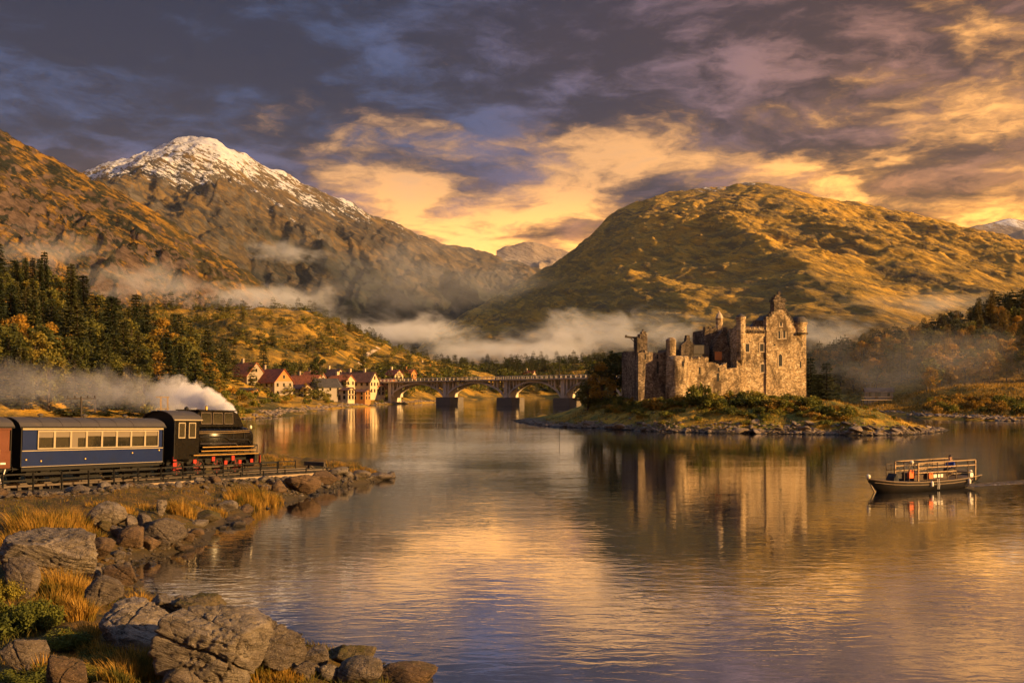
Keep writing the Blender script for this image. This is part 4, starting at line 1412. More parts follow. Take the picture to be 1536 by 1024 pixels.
SHOREM = [stone_mesh(i % 7, m_shore if i % 3 else m_rock) for i in range(9)]
ISF = ISLE[:13]
for i in range(148):
    k = rnd.choice([0, 1, 2, 3, 4, 5, 6, 7, 7, 8, 8, 9, 9, 10, 10, 11])
    a, b2 = Vector(ISF[k]), Vector(ISF[min(k + 1, 12)])
    q = a.lerp(b2, rnd.random()) + Vector((rnd.gauss(0, .6), abs(rnd.gauss(0.2, 1.3))))
    g = max(float(isle_h(q.x, q.y)), -0.05)
    sz = rnd.choice([0.35, 0.45, 0.55, 0.7, 1.0])
    stone(SHOREM[i % 9], (q.x, q.y, g + sz * 0.08), sz, 0.38, 'flat pale stone on the rocky shore of the castle island', 'stones round the castle island',
          rot=(rnd.uniform(-.35, .35), rnd.uniform(-.35, .35) + (0.35 if q.x > 60 else 0), rnd.uniform(-.5, .5)))

# ------------------------------------------------------------------ the castle
def stone_wall(name, pal, mort, bs=2.6, stain=0.95):
    m, t, b = new_mat(name)
    p = pos_vec(t)
    x, y, z = t.xyz(p)
    u = t.math('ADD', t.math('MULTIPLY', x, 1.0), t.math('MULTIPLY', y, 0.8))
    v = t.comb(u, t.math('MULTIPLY', t.math('SUBTRACT', y, x), 0.3), t.math('MULTIPLY', z, 1.9))
    v = t.vmath('ADD', v, t.vmath('MULTIPLY', t.noise(p, 1.5, 3, color=True), (0.26, 0.26, 0.26)))
    cell = t.xyz(t.voro(v, bs, 'F1', 'Color'))
    edge = t.voro(v, bs, 'DISTANCE_TO_EDGE')
    c = t.mix(cell[0], pal[0], pal[1])
    c = t.mix(t.step(cell[1], 0.62, 0.72), c, pal[2])
    c = t.mix(t.step(cell[2], 0.80, 0.86), c, pal[3])
    c = t.mix(t.math('MULTIPLY', t.step(edge, 0.075, 0.02), 0.75), c, mort)
    n1 = t.noise(t.comb(x, y, t.math('MULTIPLY', z, 0.55)), 0.30, 8, 0.68, 0.6)
    n2 = t.noise(t.comb(x, y, t.math('MULTIPLY', z, 0.35)), 1.1, 8, 0.7)
    c = t.mix(t.math('MULTIPLY', t.step(n1, 0.47, 0.63), stain), c, pal[4])
    c = t.mix(t.math('MULTIPLY', t.step(n2, 0.54, 0.66), stain * 0.8), c, pal[4])
    c = t.mix(t.math('MULTIPLY', t.step(t.noise(p, 0.5, 5, 0.6), 0.60, 0.72), 0.55), c, pal[5])
    t.put(b.inputs['Base Color'], c)
    b.inputs['Roughness'].default_value = 0.92
    b.inputs['Specular IOR Level'].default_value = 0.2
    h = t.math('ADD', t.math('ADD', t.step(edge, 0.0, 0.12), t.math('MULTIPLY', cell[1], 0.5)), t.math('MULTIPLY', t.noise(p, 9, 4, 0.65), 0.5))
    t.put(b.inputs['Normal'], t.bump(h, 1.0, 0.16))
    return m


m_stone = stone_wall("castle_rubble_stone", [(0.56, 0.40, 0.22), (0.68, 0.50, 0.29), (0.34, 0.235, 0.135), (0.80, 0.64, 0.42), (0.11, 0.078, 0.048), (0.82, 0.64, 0.40)], (0.33, 0.235, 0.135))
m_stoned = stone_wall("weathered_shaded_stone", [(0.15, 0.115, 0.085), (0.21, 0.16, 0.115), (0.085, 0.065, 0.05), (0.28, 0.22, 0.16), (0.05, 0.04, 0.03), (0.22, 0.17, 0.12)], (0.08, 0.06, 0.045))
m_stonem = stone_wall("mottled_shaded_stone", [(0.27, 0.20, 0.13), (0.36, 0.27, 0.18), (0.15, 0.11, 0.075), (0.46, 0.36, 0.25), (0.075, 0.056, 0.04), (0.38, 0.29, 0.2)], (0.15, 0.11, 0.07))  # darker copy of the castle stone, shade of the left range painted in
m_slate = plain("slate_roof", (0.060, 0.054, 0.050), 0.7, 0.0, 0.4, 1.5, 0.5, 0.3, dirt=(0.11, 0.085, 0.055))
m_void = plain("dark_opening", (0.010, 0.009, 0.008), 0.8, 0.0, 0.2, 3.0)
m_dress = plain("dressed_stone", (0.44, 0.34, 0.23), 0.85, 0.0, 0.3, 2.0, 0.3)
m_rust = plain("rusty_door", (0.42, 0.135, 0.030), 0.6, 0.0, 0.3, 2.0, 0.1)

CK = 190.0 / FPX / 2.3631          # metres per pixel of the castle crop at its distance


def cu(zx):                        # crop column -> local x
    return (780 + zx / 2.3631 - CX) / FPX * 190.0 - 38.0


def cz(zy):                        # crop row -> height
    return CAMH - (420 + zy / 2.3631 - HY) / FPX * 190.0


cas = empty("castle", (38.5, 190.0, 0.0), R(9), 'ruined stone castle with a tall gabled keep on the island', 'castle')
cas.scale = (0.965, 0.965, 1.0)


def rough_top(mb, x0, x1, y0, y1, z0, z1, amp=0.35, n=None, tooth=None, seed=1):
    """a wall standing along x with a broken or toothed top"""
    r_ = random.Random(seed)
    L = x1 - x0
    n = n or max(3, int(L / 0.45))
    poly = [(x0, z0), (x1, z0)]
    top = []
    h = 0
    for i in range(n + 1):
        x = x1 - L * i / n
        if tooth:
            h = 0 if (i // tooth) % 2 else -amp
        else:
            h = max(-amp, min(0.0, h + r_.uniform(-amp, amp) * 0.7))
        if top and abs(top[-1][1] - (z1 + h)) > .05:
            top.append((x, top[-1][1]))
        top.append((x, z1 + h + r_.uniform(-.04, .04)))
    poly += top
    clean = [poly[0]]
    for q in poly[1:]:
        if (q[0] - clean[-1][0]) ** 2 + (q[1] - clean[-1][1]) ** 2 > 1e-6:
            clean.append(q)
    # strips instead of one big polygon, so the top may be ragged
    tp_ = sorted([q for q in clean[2:]], key=lambda q: q[0])
    for a, b2 in zip(tp_[:-1], tp_[1:]):
        if b2[0] - a[0] < 1e-4:
            continue
        mb.add([(a[0], y0, z0), (b2[0], y0, z0), (b2[0], y0, b2[1]), (a[0], y0, a[1]), (a[0], y1, z0), (b2[0], y1, z0), (b2[0], y1, b2[1]), (a[0], y1, a[1])],
               [(0, 1, 2, 3), (7, 6, 5, 4), (3, 2, 6, 7), (1, 5, 6, 2), (4, 0, 3, 7)])
    return mb


def win(x, z, w, h, y, arch=False, frame=True, rot=0.0, mat=None):
    """window opening with a dressed surround, set in a wall whose face is at y"""
    wn = MB().box(x - w / 2, x + w / 2, y - .012, y + .02, z - h / 2, z + h / 2)
    if arch:
        wn.prism([(x + w / 2 * math.cos(R(a)), z + h / 2 + w / 2 * math.sin(R(a))) for a in range(0, 181, 30)][::-1][::-1], y - .012, y + .02)
    o = wn.build("window", mat or m_void, cas)
    if frame:
        f_ = MB().box(x - w / 2 - .16, x - w / 2, y - .06, y + .03, z - h / 2, z + h / 2).box(x + w / 2, x + w / 2 + .16, y - .06, y + .03, z - h / 2, z + h / 2)
        f_.box(x - w / 2 - .22, x + w / 2 + .22, y - .09, y + .03, z - h / 2 - .18, z - h / 2)
        if not arch:
            f_.box(x - w / 2 - .2, x + w / 2 + .2, y - .07, y + .03, z + h / 2, z + h / 2 + .2)
        f_.build("frame", m_dress, o)
    return o


ZB = 3.2                                   # wall foot, under the turf
ztop = cz(170)
# keep, right hand block with the gable: front at y=-4, turned corner lit on the right
kx0, kx1, kf, kb = cu(850), cu(1003), -4.0, 8.0
kp = MB()
gz = cz(128); gp = cz(92)
pts = [(kx0, ZB), (kx1, ZB), (kx1, cz(172)), (cu(958), cz(172)), (cu(950), cz(150)), (cu(922), cz(108)), (cu(884), cz(108)), (cu(872), cz(128)), (cu(852), cz(142)), (kx0, cz(142))]
kp.prism(pts, kf, kf + 1.5)
rough_top(kp, kx0, kx1, kb - 1.3, kb, ZB, cz(176), .4, seed=4)
kp.box(kx0, kx0 + 1.3, kf + 1.5, kb - 1.3, ZB, cz(172))
kp.box(kx1 - 1.3, kx1, kf + 1.5, kb - 1.3, ZB, cz(172))
kp.box(kx0 + 1.3, kx1 - 1.3, kf + 1.5, kb - 1.3, cz(200), cz(198))
keep = kp.build("keep", m_stone, cas)
bt = MB().box(kx0 - .12, kx0 + .12, kf - .14, kf + .4, ZB, cz(200)); bt.build("buttress", m_stone, cas)
# crow steps on the gable
cs = MB()
for a in range(7):
    f = a / 6
    cs.box(cu(922 + 34 * f) - .25, cu(922 + 34 * f) + .3, kf - .03, kf + 1.3, cz(112 + 50 * f), cz(104 + 50 * f))
cs.build("crow_step", m_stoned, cas)
cs = MB()
for a in range(4):
    f = a / 3
    cs.box(cu(884 - 30 * f) - .3, cu(884 - 30 * f) + .25, kf - .03, kf + 1.3, cz(116 + 26 * f), cz(106 + 26 * f))
cs.build("crow_step", m_stoned, cas)
# great chimney on the gable, ruined
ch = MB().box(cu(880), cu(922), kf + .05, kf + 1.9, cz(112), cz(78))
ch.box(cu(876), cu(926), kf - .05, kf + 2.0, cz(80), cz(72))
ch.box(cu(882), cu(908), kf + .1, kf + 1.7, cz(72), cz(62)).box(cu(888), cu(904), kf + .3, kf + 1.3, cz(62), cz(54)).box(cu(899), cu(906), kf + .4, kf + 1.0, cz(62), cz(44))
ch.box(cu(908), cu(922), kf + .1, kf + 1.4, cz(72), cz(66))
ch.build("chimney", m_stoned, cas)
# steep roof behind the gable
rf = MB().prism([(cu(860), cz(158)), (cu(948), cz(158)), (cu(908), cz(118))], kf + 1.5, kb - 1.3); rf.build("roof", m_slate, cas)
# corner bartizan, right
bz = MB()
bcx, bcy = cu(984), kf + .9
bz.lathe([(.3, cz(214)), (.9, cz(205)), (1.25, cz(194)), (1.42, cz(186)), (1.42, cz(160)), (1.60, cz(158)), (1.60, cz(150)), (1.3, cz(150))], 20, (bcx, bcy, 0))
bzo = bz.build("bartizan", m_stone, cas)
MB().lathe([(1.62, cz(152)), (1.55, cz(146)), (1.25, cz(136)), (.9, cz(131)), (.2, cz(130))], 20, (bcx, bcy, 0)).build("bartizan_roof", m_slate, bzo)
bw = MB()
for k in range(9):
    a = R(200 + k * 20)
    bw.box(bcx + 1.46 * math.cos(a) - .16, bcx + 1.46 * math.cos(a) + .16, bcy + 1.46 * math.sin(a) - .16, bcy + 1.46 * math.sin(a) + .16, cz(194), cz(187))
bw.build("corbel", m_stoned, bzo)
# left hand front block of the keep
lx0, lx1 = cu(738), kx0
lk = MB()
rough_top(lk, lx0, lx1, -3.85, -2.5, ZB, cz(166), .7, n=18, tooth=2, seed=9)
lk.box(lx0, lx0 + 1.2, -2.5, 7.5, ZB, cz(172))
rough_top(lk, lx0 + 1.2, lx1, 6.3, 7.5, ZB, cz(170), .4, seed=12)
lk.box(lx0 + 1.2, lx1, -2.5, 6.3, cz(195), cz(192))
lk.build("keep_wing", m_stone, cas)
# parapet walk corbels
cb_ = MB()
for k in range(9):
    x = lx0 + 1.0 + k * (lx1 - lx0 - 1.0) / 9
    cb_.box(x, x + .25, -4.07, -3.85, cz(190), cz(183))
cb_.box(lx0, lx1 - .05, -4.01, -3.85, cz(183), cz(179))
cb_.build("corbel", m_stoned, cas)
# recessed rear block with turrets, its shade painted as darker stone
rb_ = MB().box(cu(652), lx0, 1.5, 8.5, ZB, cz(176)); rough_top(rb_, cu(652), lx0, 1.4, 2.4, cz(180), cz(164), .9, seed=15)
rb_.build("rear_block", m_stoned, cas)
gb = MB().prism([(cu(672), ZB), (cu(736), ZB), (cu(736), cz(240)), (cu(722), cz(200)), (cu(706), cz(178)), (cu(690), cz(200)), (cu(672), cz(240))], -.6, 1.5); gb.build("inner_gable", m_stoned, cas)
wn = MB().box(cu(677), cu(704), -.66, -.6, cz(284), cz(254)); wn.build("boarded_opening", m_rust, cas)
MB().box(cu(680), cu(737), -3.5, -1.0, cz(320), cz(312)).build("ledge", m_stoned, cas)
MB().box(cu(685), cu(737), -3.0, -.8, ZB, cz(320)).build("forebuilding", m_stone, cas)
# turrets
tu = MB().lathe([(.72, cz(180)), (.72, cz(138)), (.82, cz(136)), (.82, cz(132)), (.72, cz(132))], 8, (cu(712), 1.8, 0)); tuo = tu.build("turret", m_stone, cas)
MB().lathe([(.86, cz(133)), (.55, cz(120)), (.18, cz(112)), (.05, cz(104))], 8, (cu(712), 1.8, 0)).build("turret_cap", m_dress, tuo)
tu = MB().lathe([(.35, cz(302)), (.80, cz(285)), (.88, cz(270)), (.88, cz(142)), (1.0, cz(140)), (1.0, cz(134)), (.8, cz(134))], 16, (cu(756), -3.5, 0)); tuo = tu.build("turret", m_stone, cas)
MB().lathe([(1.02, cz(135)), (.7, cz(128)), (.1, cz(122))], 16, (cu(756), -3.5, 0)).build("turret_cap", m_slate, tuo)
# small turret by the gable
MB().box(cu(820), cu(848), -2.6, -1.0, cz(168), cz(144)).build("cap_house", m_stoned, cas)
# windows
for zx, zy, w, h in ((778, 242, .75, 1.5), (833, 241, .75, 1.4), (835, 313, .6, 1.5)):
    win(cu(zx), cz(zy), w, h, -3.85)
for zx, zy, w, h in ((899, 198, .45, 1.2), (918, 196, .5, 1.2), (905, 160, .4, .6)):
    win(cu(zx), cz(zy), w, h, kf, arch=True)
win(cu(903), cz(288), .7, 1.9, kf, arch=True)
win(cu(981), cz(300), .28, 1.2, kf, frame=False)
win(cu(881), cz(231), .35, .4, kf, frame=False)
# curtain wall, stepped
cw = MB()
rough_top(cw, cu(538), cu(620), -5.5, -4.2, ZB - 1, cz(270), .85, seed=21)
rough_top(cw, cu(620), cu(688), -5.5, -4.2, ZB - 1, cz(294), .7, seed=22)
rough_top(cw, cu(688), cu(742), -5.0, -3.4, ZB - 1, cz(312), .5, seed=23)
cw.build("curtain_wall", m_stone, cas)
for zx, zy, w, h in ((587, 322, .35, 1.3), (658, 318, .35, .7), (655, 345, .55, 1.5), (510, 300, .3, .9)):
    win(cu(zx), cz(zy), w, h, -5.5 if zx > 540 else -8.1, frame=False)
# round bastion with a stair turret
bs = MB().lathe([(2.35, ZB - 1.6), (2.25, cz(380)), (2.12, cz(300)), (2.12, cz(276)), (1.7, cz(272)), (1.7, cz(290))], 28, (cu(502), -5.9, 0)); bs.build("round_bastion", m_stone, cas, smooth=True)
st_ = MB().lathe([(.8, cz(300)), (.95, cz(285)), (.95, cz(228)), (1.0, cz(224)), (.95, cz(218)), (.55, cz(211)), (.1, cz(209))], 18, (cu(480), -5.6, 0)); st_.build("stair_turret", m_stone, cas, smooth=True)
# left wall range and the ruined left tower
lw = MB()
rough_top(lw, cu(366), cu(470), -4.6, -3.2, ZB - 1, cz(246), .9, seed=31)
rough_top(lw, cu(372), cu(660), 6.0, 7.2, ZB - 1, cz(246), 1.0, seed=32)
lw.box(cu(366), cu(366) + 1.3, -3.2, 7.2, ZB - 1, cz(254))
lw.build("range_wall", m_stonem, cas)
for zx, zy, w, h in ((437, 312, .45, 2.2), (392, 275, .3, 1.0), (437, 275, .3, .8)):
    win(cu(zx), cz(zy), w, h, -4.6, frame=False)
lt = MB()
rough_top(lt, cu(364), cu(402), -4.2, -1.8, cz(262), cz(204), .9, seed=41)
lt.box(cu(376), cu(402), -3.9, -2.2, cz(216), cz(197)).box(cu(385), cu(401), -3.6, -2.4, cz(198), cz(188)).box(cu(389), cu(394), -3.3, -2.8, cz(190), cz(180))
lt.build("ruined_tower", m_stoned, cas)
bm_ = MB().bar((cu(326), -3.0, cz(206)), (cu(372), -3.0, cz(210)), .3, .38).bar((cu(345), -3.0, cz(210)), (cu(366), -3.0, cz(228)), .12).box(cu(327), cu(333), -3.15, -2.85, cz(206), cz(200))
bm_.build("timber_beam", m_sleeper, cas)
# inner buildings seen over the wall
ib = MB()
ib.box(cu(500), cu(552), 1.0, 5.5, ZB, cz(256)); ib.build("inner_range", m_stoned, cas)
MB().prism([(cu(496), cz(268)), (cu(556), cz(268)), (cu(552), cz(247)), (cu(500), cz(247))], .7, 5.8).build("inner_roof", m_slate, cas)
gc = MB().prism([(cu(550), ZB), (cu(598), ZB), (cu(598), cz(228)), (cu(584), cz(216)), (cu(584), cz(206)), (cu(570), cz(206)), (cu(570), cz(216)), (cu(550), cz(232))], -.5, 1.0)
gc.box(cu(572), cu(583), -.4, .9, cz(206), cz(196)); gc.build("gable_chimney", m_stoned, cas)
MB().box(cu(598), cu(656), -.2, 5, ZB, cz(262)).prism([(cu(594), cz(262)), (cu(660), cz(262)), (cu(656), cz(231)), (cu(600), cz(231))], -.4, 5.2).build("inner_hall", m_slate, cas)


# ------------------------------------------------------------------ village
def wall_mat(name, col, timber=None):
    m, t, b = new_mat(name)
    v = obj_vec(t)
    n = t.noise(v, 0.5, 8, 0.65); n2 = t.noise(v, 3, 6, 0.6)
    c = t.mix(n, tuple(q * 0.7 for q in col), col)
    c = t.mix(t.math('MULTIPLY', t.step(n2, 0.55, 0.7), 0.4), c, tuple(q * 0.5 for q in col))
    t.put(b.inputs['Base Color'], c)
    b.inputs['Roughness'].default_value = 0.9
    t.put(b.inputs['Normal'], t.bump(n2, 0.5, 0.05))
    return m


def tile_mat(name, col):
    m, t, b = new_mat(name)
    v = obj_vec(t)
    n = t.noise(v, 0.9, 8, 0.65)
    w = t.voro(t.vmath('MULTIPLY', v, (2.2, 2.2, 3.5)), 1.0, 'F1', 'Color')
    c = t.mix(t.xyz(w)[0], tuple(q * 0.6 for q in col), tuple(q * 1.25 for q in col))
    c = t.mix(t.step(n, 0.52, 0.66), c, tuple(q * 0.5 for q in col))
    t.put(b.inputs['Base Color'], c)
    b.inputs['Roughness'].default_value = 0.8
    t.put(b.inputs['Normal'], t.bump(t.xyz(w)[1], 0.6, 0.08))
    return m


m_wcream = wall_mat("cream_render", (0.60, 0.47, 0.29)); m_wgrey = wall_mat("grey_render", (0.32, 0.265, 0.205)); m_wpale = wall_mat("pale_render", (0.33, 0.28, 0.235)); m_worange = wall_mat("ochre_wall", (0.46, 0.20, 0.055))
m_tred = tile_mat("red_tiles", (0.30, 0.072, 0.026)); m_tor = tile_mat("orange_tiles", (0.42, 0.125, 0.032)); m_tbrown = tile_mat("brown_tiles", (0.13, 0.055, 0.032)); m_tdark = tile_mat("dark_slates", (0.045, 0.040, 0.038))
m_timber = plain("dark_timber", (0.06, 0.035, 0.02), 0.8, 0.0, 0.3, 3.0)


def house(label, px, py, Y, L, W, H, pitch, rot, wall, roof, gable=None, rows=2, chim=1, timber=False, hip=0.0):
    """a gabled house; the foot of its nearest corner is seen at (px, py)"""
    z = wz(py, Y)
    h = empty("house", (wx(px, Y), Y + W * .5, z), R(rot), label, 'house', 'houses of the lakeside village')
    x, y = L / 2, W / 2
    rh = y * pitch
    MB().box(-x, x, -y, y, -2.5, H).build("wall", wall, h)
    for sx in (-1, 1):
        g = MB(); e = sx * (x + .012)
        g.add([(e, -y, H), (e, y, H), (e, 0, H + rh), (e - sx * .25, -y, H), (e - sx * .25, y, H), (e - sx * .25, 0, H + rh)], [(0, 1, 2) if sx > 0 else (2, 1, 0), (3, 5, 4) if sx > 0 else (4, 5, 3), (0, 3, 4, 1), (1, 4, 5, 2), (2, 5, 3, 0)])
        g.build("gable", gable or wall, h)
    o = .45
    r = MB()
    sl = rh / y
    th = .22
    r.add([(-x - o, -y - o, H - sl * o), (x + o, -y - o, H - sl * o), (x + o - hip, 0, H + rh), (-x - o + hip, 0, H + rh), (x + o, y + o, H - sl * o), (-x - o, y + o, H - sl * o),
           (-x - o, -y - o, H - sl * o - th), (x + o, -y - o, H - sl * o - th), (x + o - hip, 0, H + rh - th), (-x - o + hip, 0, H + rh - th), (x + o, y + o, H - sl * o - th), (-x - o, y + o, H - sl * o - th)],
          [(0, 1, 2, 3), (3, 2, 4, 5), (7, 6, 9, 8), (8, 9, 11, 10), (0, 6, 7, 1), (4, 10, 11, 5), (1, 7, 8, 2), (2, 8, 10, 4), (3, 9, 6, 0), (5, 11, 9, 3)])
    ro = r.build("roof", roof, h)
    for k in range(chim):
        cx_ = (-.6 + 1.1 * k) * x * .8
        c = MB().box(cx_ - .45, cx_ + .45, -.4, .4, H + rh * .6, H + rh + 1.3).box(cx_ - .52, cx_ + .52, -.47, .47, H + rh + 1.3, H + rh + 1.5)
        c.build("chimney", wall, ro)
    fh = H / rows

    def opening(cx_, cy_, cz_, ax):
        w_, hh_ = .55, .75
        f_ = MB(); p_ = MB()
        if ax == 'x':
            s_ = 1 if cx_ > 0 else -1
            a, b2 = sorted((cx_ - s_ * .02, cx_ + s_ * .07)); f_.box(a, b2, cy_ - w_, cy_ + w_, cz_ - hh_, cz_ + hh_)
            a, b2 = sorted((cx_ + s_ * .07, cx_ + s_ * .085)); p_.box(a, b2, cy_ - w_ + .12, cy_ + w_ - .12, cz_ - hh_ + .12, cz_ + hh_ - .12)
        else:
            f_.box(cx_ - w_, cx_ + w_, cy_ - .07, cy_ + .02, cz_ - hh_, cz_ + hh_)
            p_.box(cx_ - w_ + .12, cx_ + w_ - .12, cy_ - .085, cy_ - .07, cz_ - hh_ + .12, cz_ + hh_ - .12)
        fo = f_.build("window", m_cream if wall is not m_wcream else m_timber, h)
        p_.build("pane", m_glass, fo)
    for rr in range(rows):
        zc = fh * rr + fh * .55
        n = max(2, int(L / 2.6))
        for k in range(n):
            opening(-x + L * (k + .5) / n, -y, zc, 'y')
        n = max(2, int(W / 2.4))
        for k in range(n):
            opening(x, -y + W * (k + .5) / n, zc, 'x')
            if rot > 10:
                opening(-x, -y + W * (k + .5) / n, zc, 'x')
    if rh > 2.8:
        opening(x + .02, 0, H + rh * .36, 'x')
    dr = MB().box(-x * .2 - .55, -x * .2 + .55, -y - .1, -y + .02, 0, 2.1); dr.build("door", m_timber, h)
    if timber:
        tb = MB()
        for k in range(6):
            tb.box(x + .02, x + .06, -y + W * k / 5 - .1, -y + W * k / 5 + .1, 0, H)
        tb.box(x + .02, x + .06, -y, y, H * .48, H * .53).box(x + .02, x + .06, -y, y, H - .2, H)
        tb.build("timber_frame", m_timber, h)
    return h


house('tall gabled house with an orange roof and white topped chimney, first above the engine', 366, 588, 372, 10, 9, 6.5, 1.05, -34, m_wgrey, m_tor, None, 2, 1)
house('low orange lean-to building below the first tall house', 370, 595, 350, 6.0, 3.6, 2.6, .35, -12, m_worange, m_tdark, None, 1, 0)
house('long grey house with a red roof and orange tiled gable over cream windows', 402, 595, 372, 14.5, 9.0, 5.8, 1.05, -36, m_wgrey, m_tred, m_worange, 2, 1, False)
house('house with a bright orange roof and grey gable behind a small yellow tree', 456, 592, 405, 14, 8, 4.6, .9, -26, m_wgrey, m_tor, None, 2, 1)
house('small half timbered house lit on its gable below the bright orange roof', 451, 598, 386, 6.5, 5.0, 4.2, .55, -40, m_wcream, m_tbrown, None, 2, 0, True)
house('wide pale house with a dark slate roof facing the water', 486, 598, 398, 10, 8.0, 5.0, .8, 36, m_wpale, m_tdark, None, 2, 0)
house('narrow cream house with an orange roof between the pale house and the brown roof', 510, 588, 428, 10, 6.5, 5.0, .75, -28, m_wcream, m_tor, None, 2, 1)
house('large house with a long brown roof and a glowing cream gable', 535, 591, 432, 17, 7.5, 5.6, 1.1, -24, m_wcream, m_tbrown, None, 2, 2)
house('low ochre house by the water under the brown roofed house', 536, 600, 404, 8.5, 5, 3.6, .35, -18, m_worange, m_tbrown, None, 2, 0)
house('balconied cream house by the water left of the low ochre house', 515, 600, 400, 6.5, 5, 4.2, .40, -24, m_wcream, m_tbrown, None, 2, 0, True)
house('small lit house right of the large brown roofed house', 561, 593, 436, 7.5, 5, 3.8, .5, -35, m_wcream, m_tor, None, 2, 0, True)
house('flat little orange house at the village end of the bridge', 578, 581, 452, 8, 5, 3.0, .35, -30, m_worange, m_tor, None, 1, 0)
house('cream house with a red roof on the slope behind the long grey house', 424, 583, 440, 10, 7, 4.6, .9, -30, m_wcream, m_tred, None, 2, 1)
house('small grey house with an orange roof above the bright orange roof', 468, 579, 455, 9, 6.5, 4.2, .85, -28, m_wgrey, m_tor, None, 2, 1)
house('pale house with a brown roof on the slope above the narrow cream house', 497, 577, 470, 10, 7, 4.4, .9, -34, m_wcream, m_tbrown, None, 2, 1)
house('little lit house with a red roof right of the bridge end on the slope', 590, 572, 500, 7, 6, 3.6, .8, -38, m_wcream, m_tred, None, 1, 1)
house('ochre cottage among bushes above the bridge end', 612, 568, 540, 7, 5, 3.2, .8, -30, m_worange, m_tor, None, 1, 1)
house('white cottage alone on the golden hill above the bridge', 636, 556, 640, 7, 5, 3.2, .8, -30, m_wcream, m_tor, None, 1, 1)
house('distant farmhouse with a red roof just above the bridge deck', 794, 569, 740, 9, 6, 4, .9, -30, m_wcream, m_tred, None, 1, 1)
# the boathouse across the water and its jetty
hb_ = house('low boathouse with a brown roof behind a pale jetty on the misty shore', 1322, 597, 345, 9, 5, 2.4, .5, -15, m_wgrey, m_tbrown, None, 1, 0)
house('small white hut among trees right of the boathouse', 1377, 593, 360, 4, 4, 3.0, .7, -25, m_wpale, m_tdark, None, 1, 0)
jt = empty("jetty", (wx(1314, 322), 322, 0.0), 0, 'pale plank jetty on posts in front of the boathouse', 'jetty')
jz = wz(599, 322)
MB().box(-5, 5, -.8, .8, jz - .25, jz).build("deck", m_kerb, jt)
for k in range(6):
    MB().tube([(-4.6 + k * 1.84, 0, -1), (-4.6 + k * 1.84, 0, jz - .25)], .14, 8).build("post", m_sleeper, jt)
MB().bar((-5, -.75, jz + .9), (5, -.75, jz + .9), .1).build("rail", m_kerb, jt)

# ------------------------------------------------------------------ bridge
m_conc, t, b = new_mat("bridge_concrete")
p = pos_vec(t)
n = t.noise(t.vmath('MULTIPLY', p, (1, 1, 0.35)), 0.6, 8, 0.68); n2 = t.noise(p, 0.15, 5)
c = t.mix(n, (0.46, 0.39, 0.30), (0.66, 0.57, 0.45))
c = t.mix(t.step(n2, 0.52, 0.68), c, (0.26, 0.21, 0.16))
t.put(b.inputs['Base Color'], c); b.inputs['Roughness'].default_value = 0.9
m_concd = plain("wet_concrete", (0.11, 0.09, 0.07), 0.8, 0.0, 0.4, 0.4)
BA = Vector((wx(560, 445), 445.0)); BB_ = Vector((wx(850, 394), 394.0))
BDIR = (BB_ - BA).normalized(); BLEN = (BB_ - BA).length
br_ = empty("bridge", (BA.x, BA.y, 0), math.atan2(BDIR.y, BDIR.x), 'concrete arch bridge with open spandrels crossing the head of the lake', 'bridge')


def dz_(s):
    return 9.7 + 1.3 * s / BLEN


piers = []
for pxp in (592, 674, 765, 850):
    # s along the bridge where it is seen at that pixel column
    q = (pxp - CX) / FPX
    piers.append((q * BA.y - BA.x) / (BDIR.x - q * BDIR.y))
gap = piers[3] - piers[2]
piers += [piers[3] + gap, piers[3] + 2 * gap, piers[3] + 3 * gap]
EXT = piers[-1] + 6
WB = 4.2
mb = MB()
n = 40
for i in range(n):
    s0_ = -8 + (EXT + 8) * i / n; s1_ = -8 + (EXT + 8) * (i + 1) / n
    za, zb = dz_(s0_), dz_(s1_)
    for (ya, yb, da, db) in ((-WB, WB, -.7, -.15), (-WB - .5, -WB, -.42, 0.02), (WB, WB + .5, -.42, 0.02)):
        mb.add([(s0_, ya, za + da), (s1_, ya, zb + da), (s1_, yb, zb + da), (s0_, yb, za + da), (s0_, ya, za + db), (s1_, ya, zb + db), (s1_, yb, zb + db), (s0_, yb, za + db)],
               [(3, 2, 1, 0), (4, 5, 6, 7), (0, 1, 5, 4), (2, 3, 7, 6)])
mb.build("deck", m_conc, br_)
for sy in (-1, 1):
    mb = MB()
    k = 0
    s0_ = -8
    while s0_ < EXT:
        mb.box(s0_ - .1, s0_ + .1, sy * (WB + .28) - .1, sy * (WB + .28) + .1, dz_(s0_) + .02, dz_(s0_) + 1.1)
        s0_ += 2.2
    mb.bar((-8, sy * (WB + .28), dz_(-8) + 1.14), (EXT, sy * (WB + .28), dz_(EXT) + 1.14), .16, .12)
    mb.bar((-8, sy * (WB + .28), dz_(-8) + .6), (EXT, sy * (WB + .28), dz_(EXT) + .6), .08, .08)
    mb.build("parapet", m_conc, br_)
for i, s in enumerate(piers):
    pm = MB()
    pm.box(s - .8, s + .8, -3.6, 3.6, 3.0 if 0 < i else -3, dz_(s) - 0.7)
    pm.box(s - .95 + 2.3, s - .25 + 2.3, -3.3, 3.3, 3.0, dz_(s) - 0.7)
    pm.build("pier", m_conc, br_)
    if i:
        MB().box(s - 3.4, s + 3.9, -5, 5, -3, 2.9).box(s - 3.2, s + 3.7, -4.8, 4.8, 2.9, 3.15).build("pier_footing", m_concd, br_)
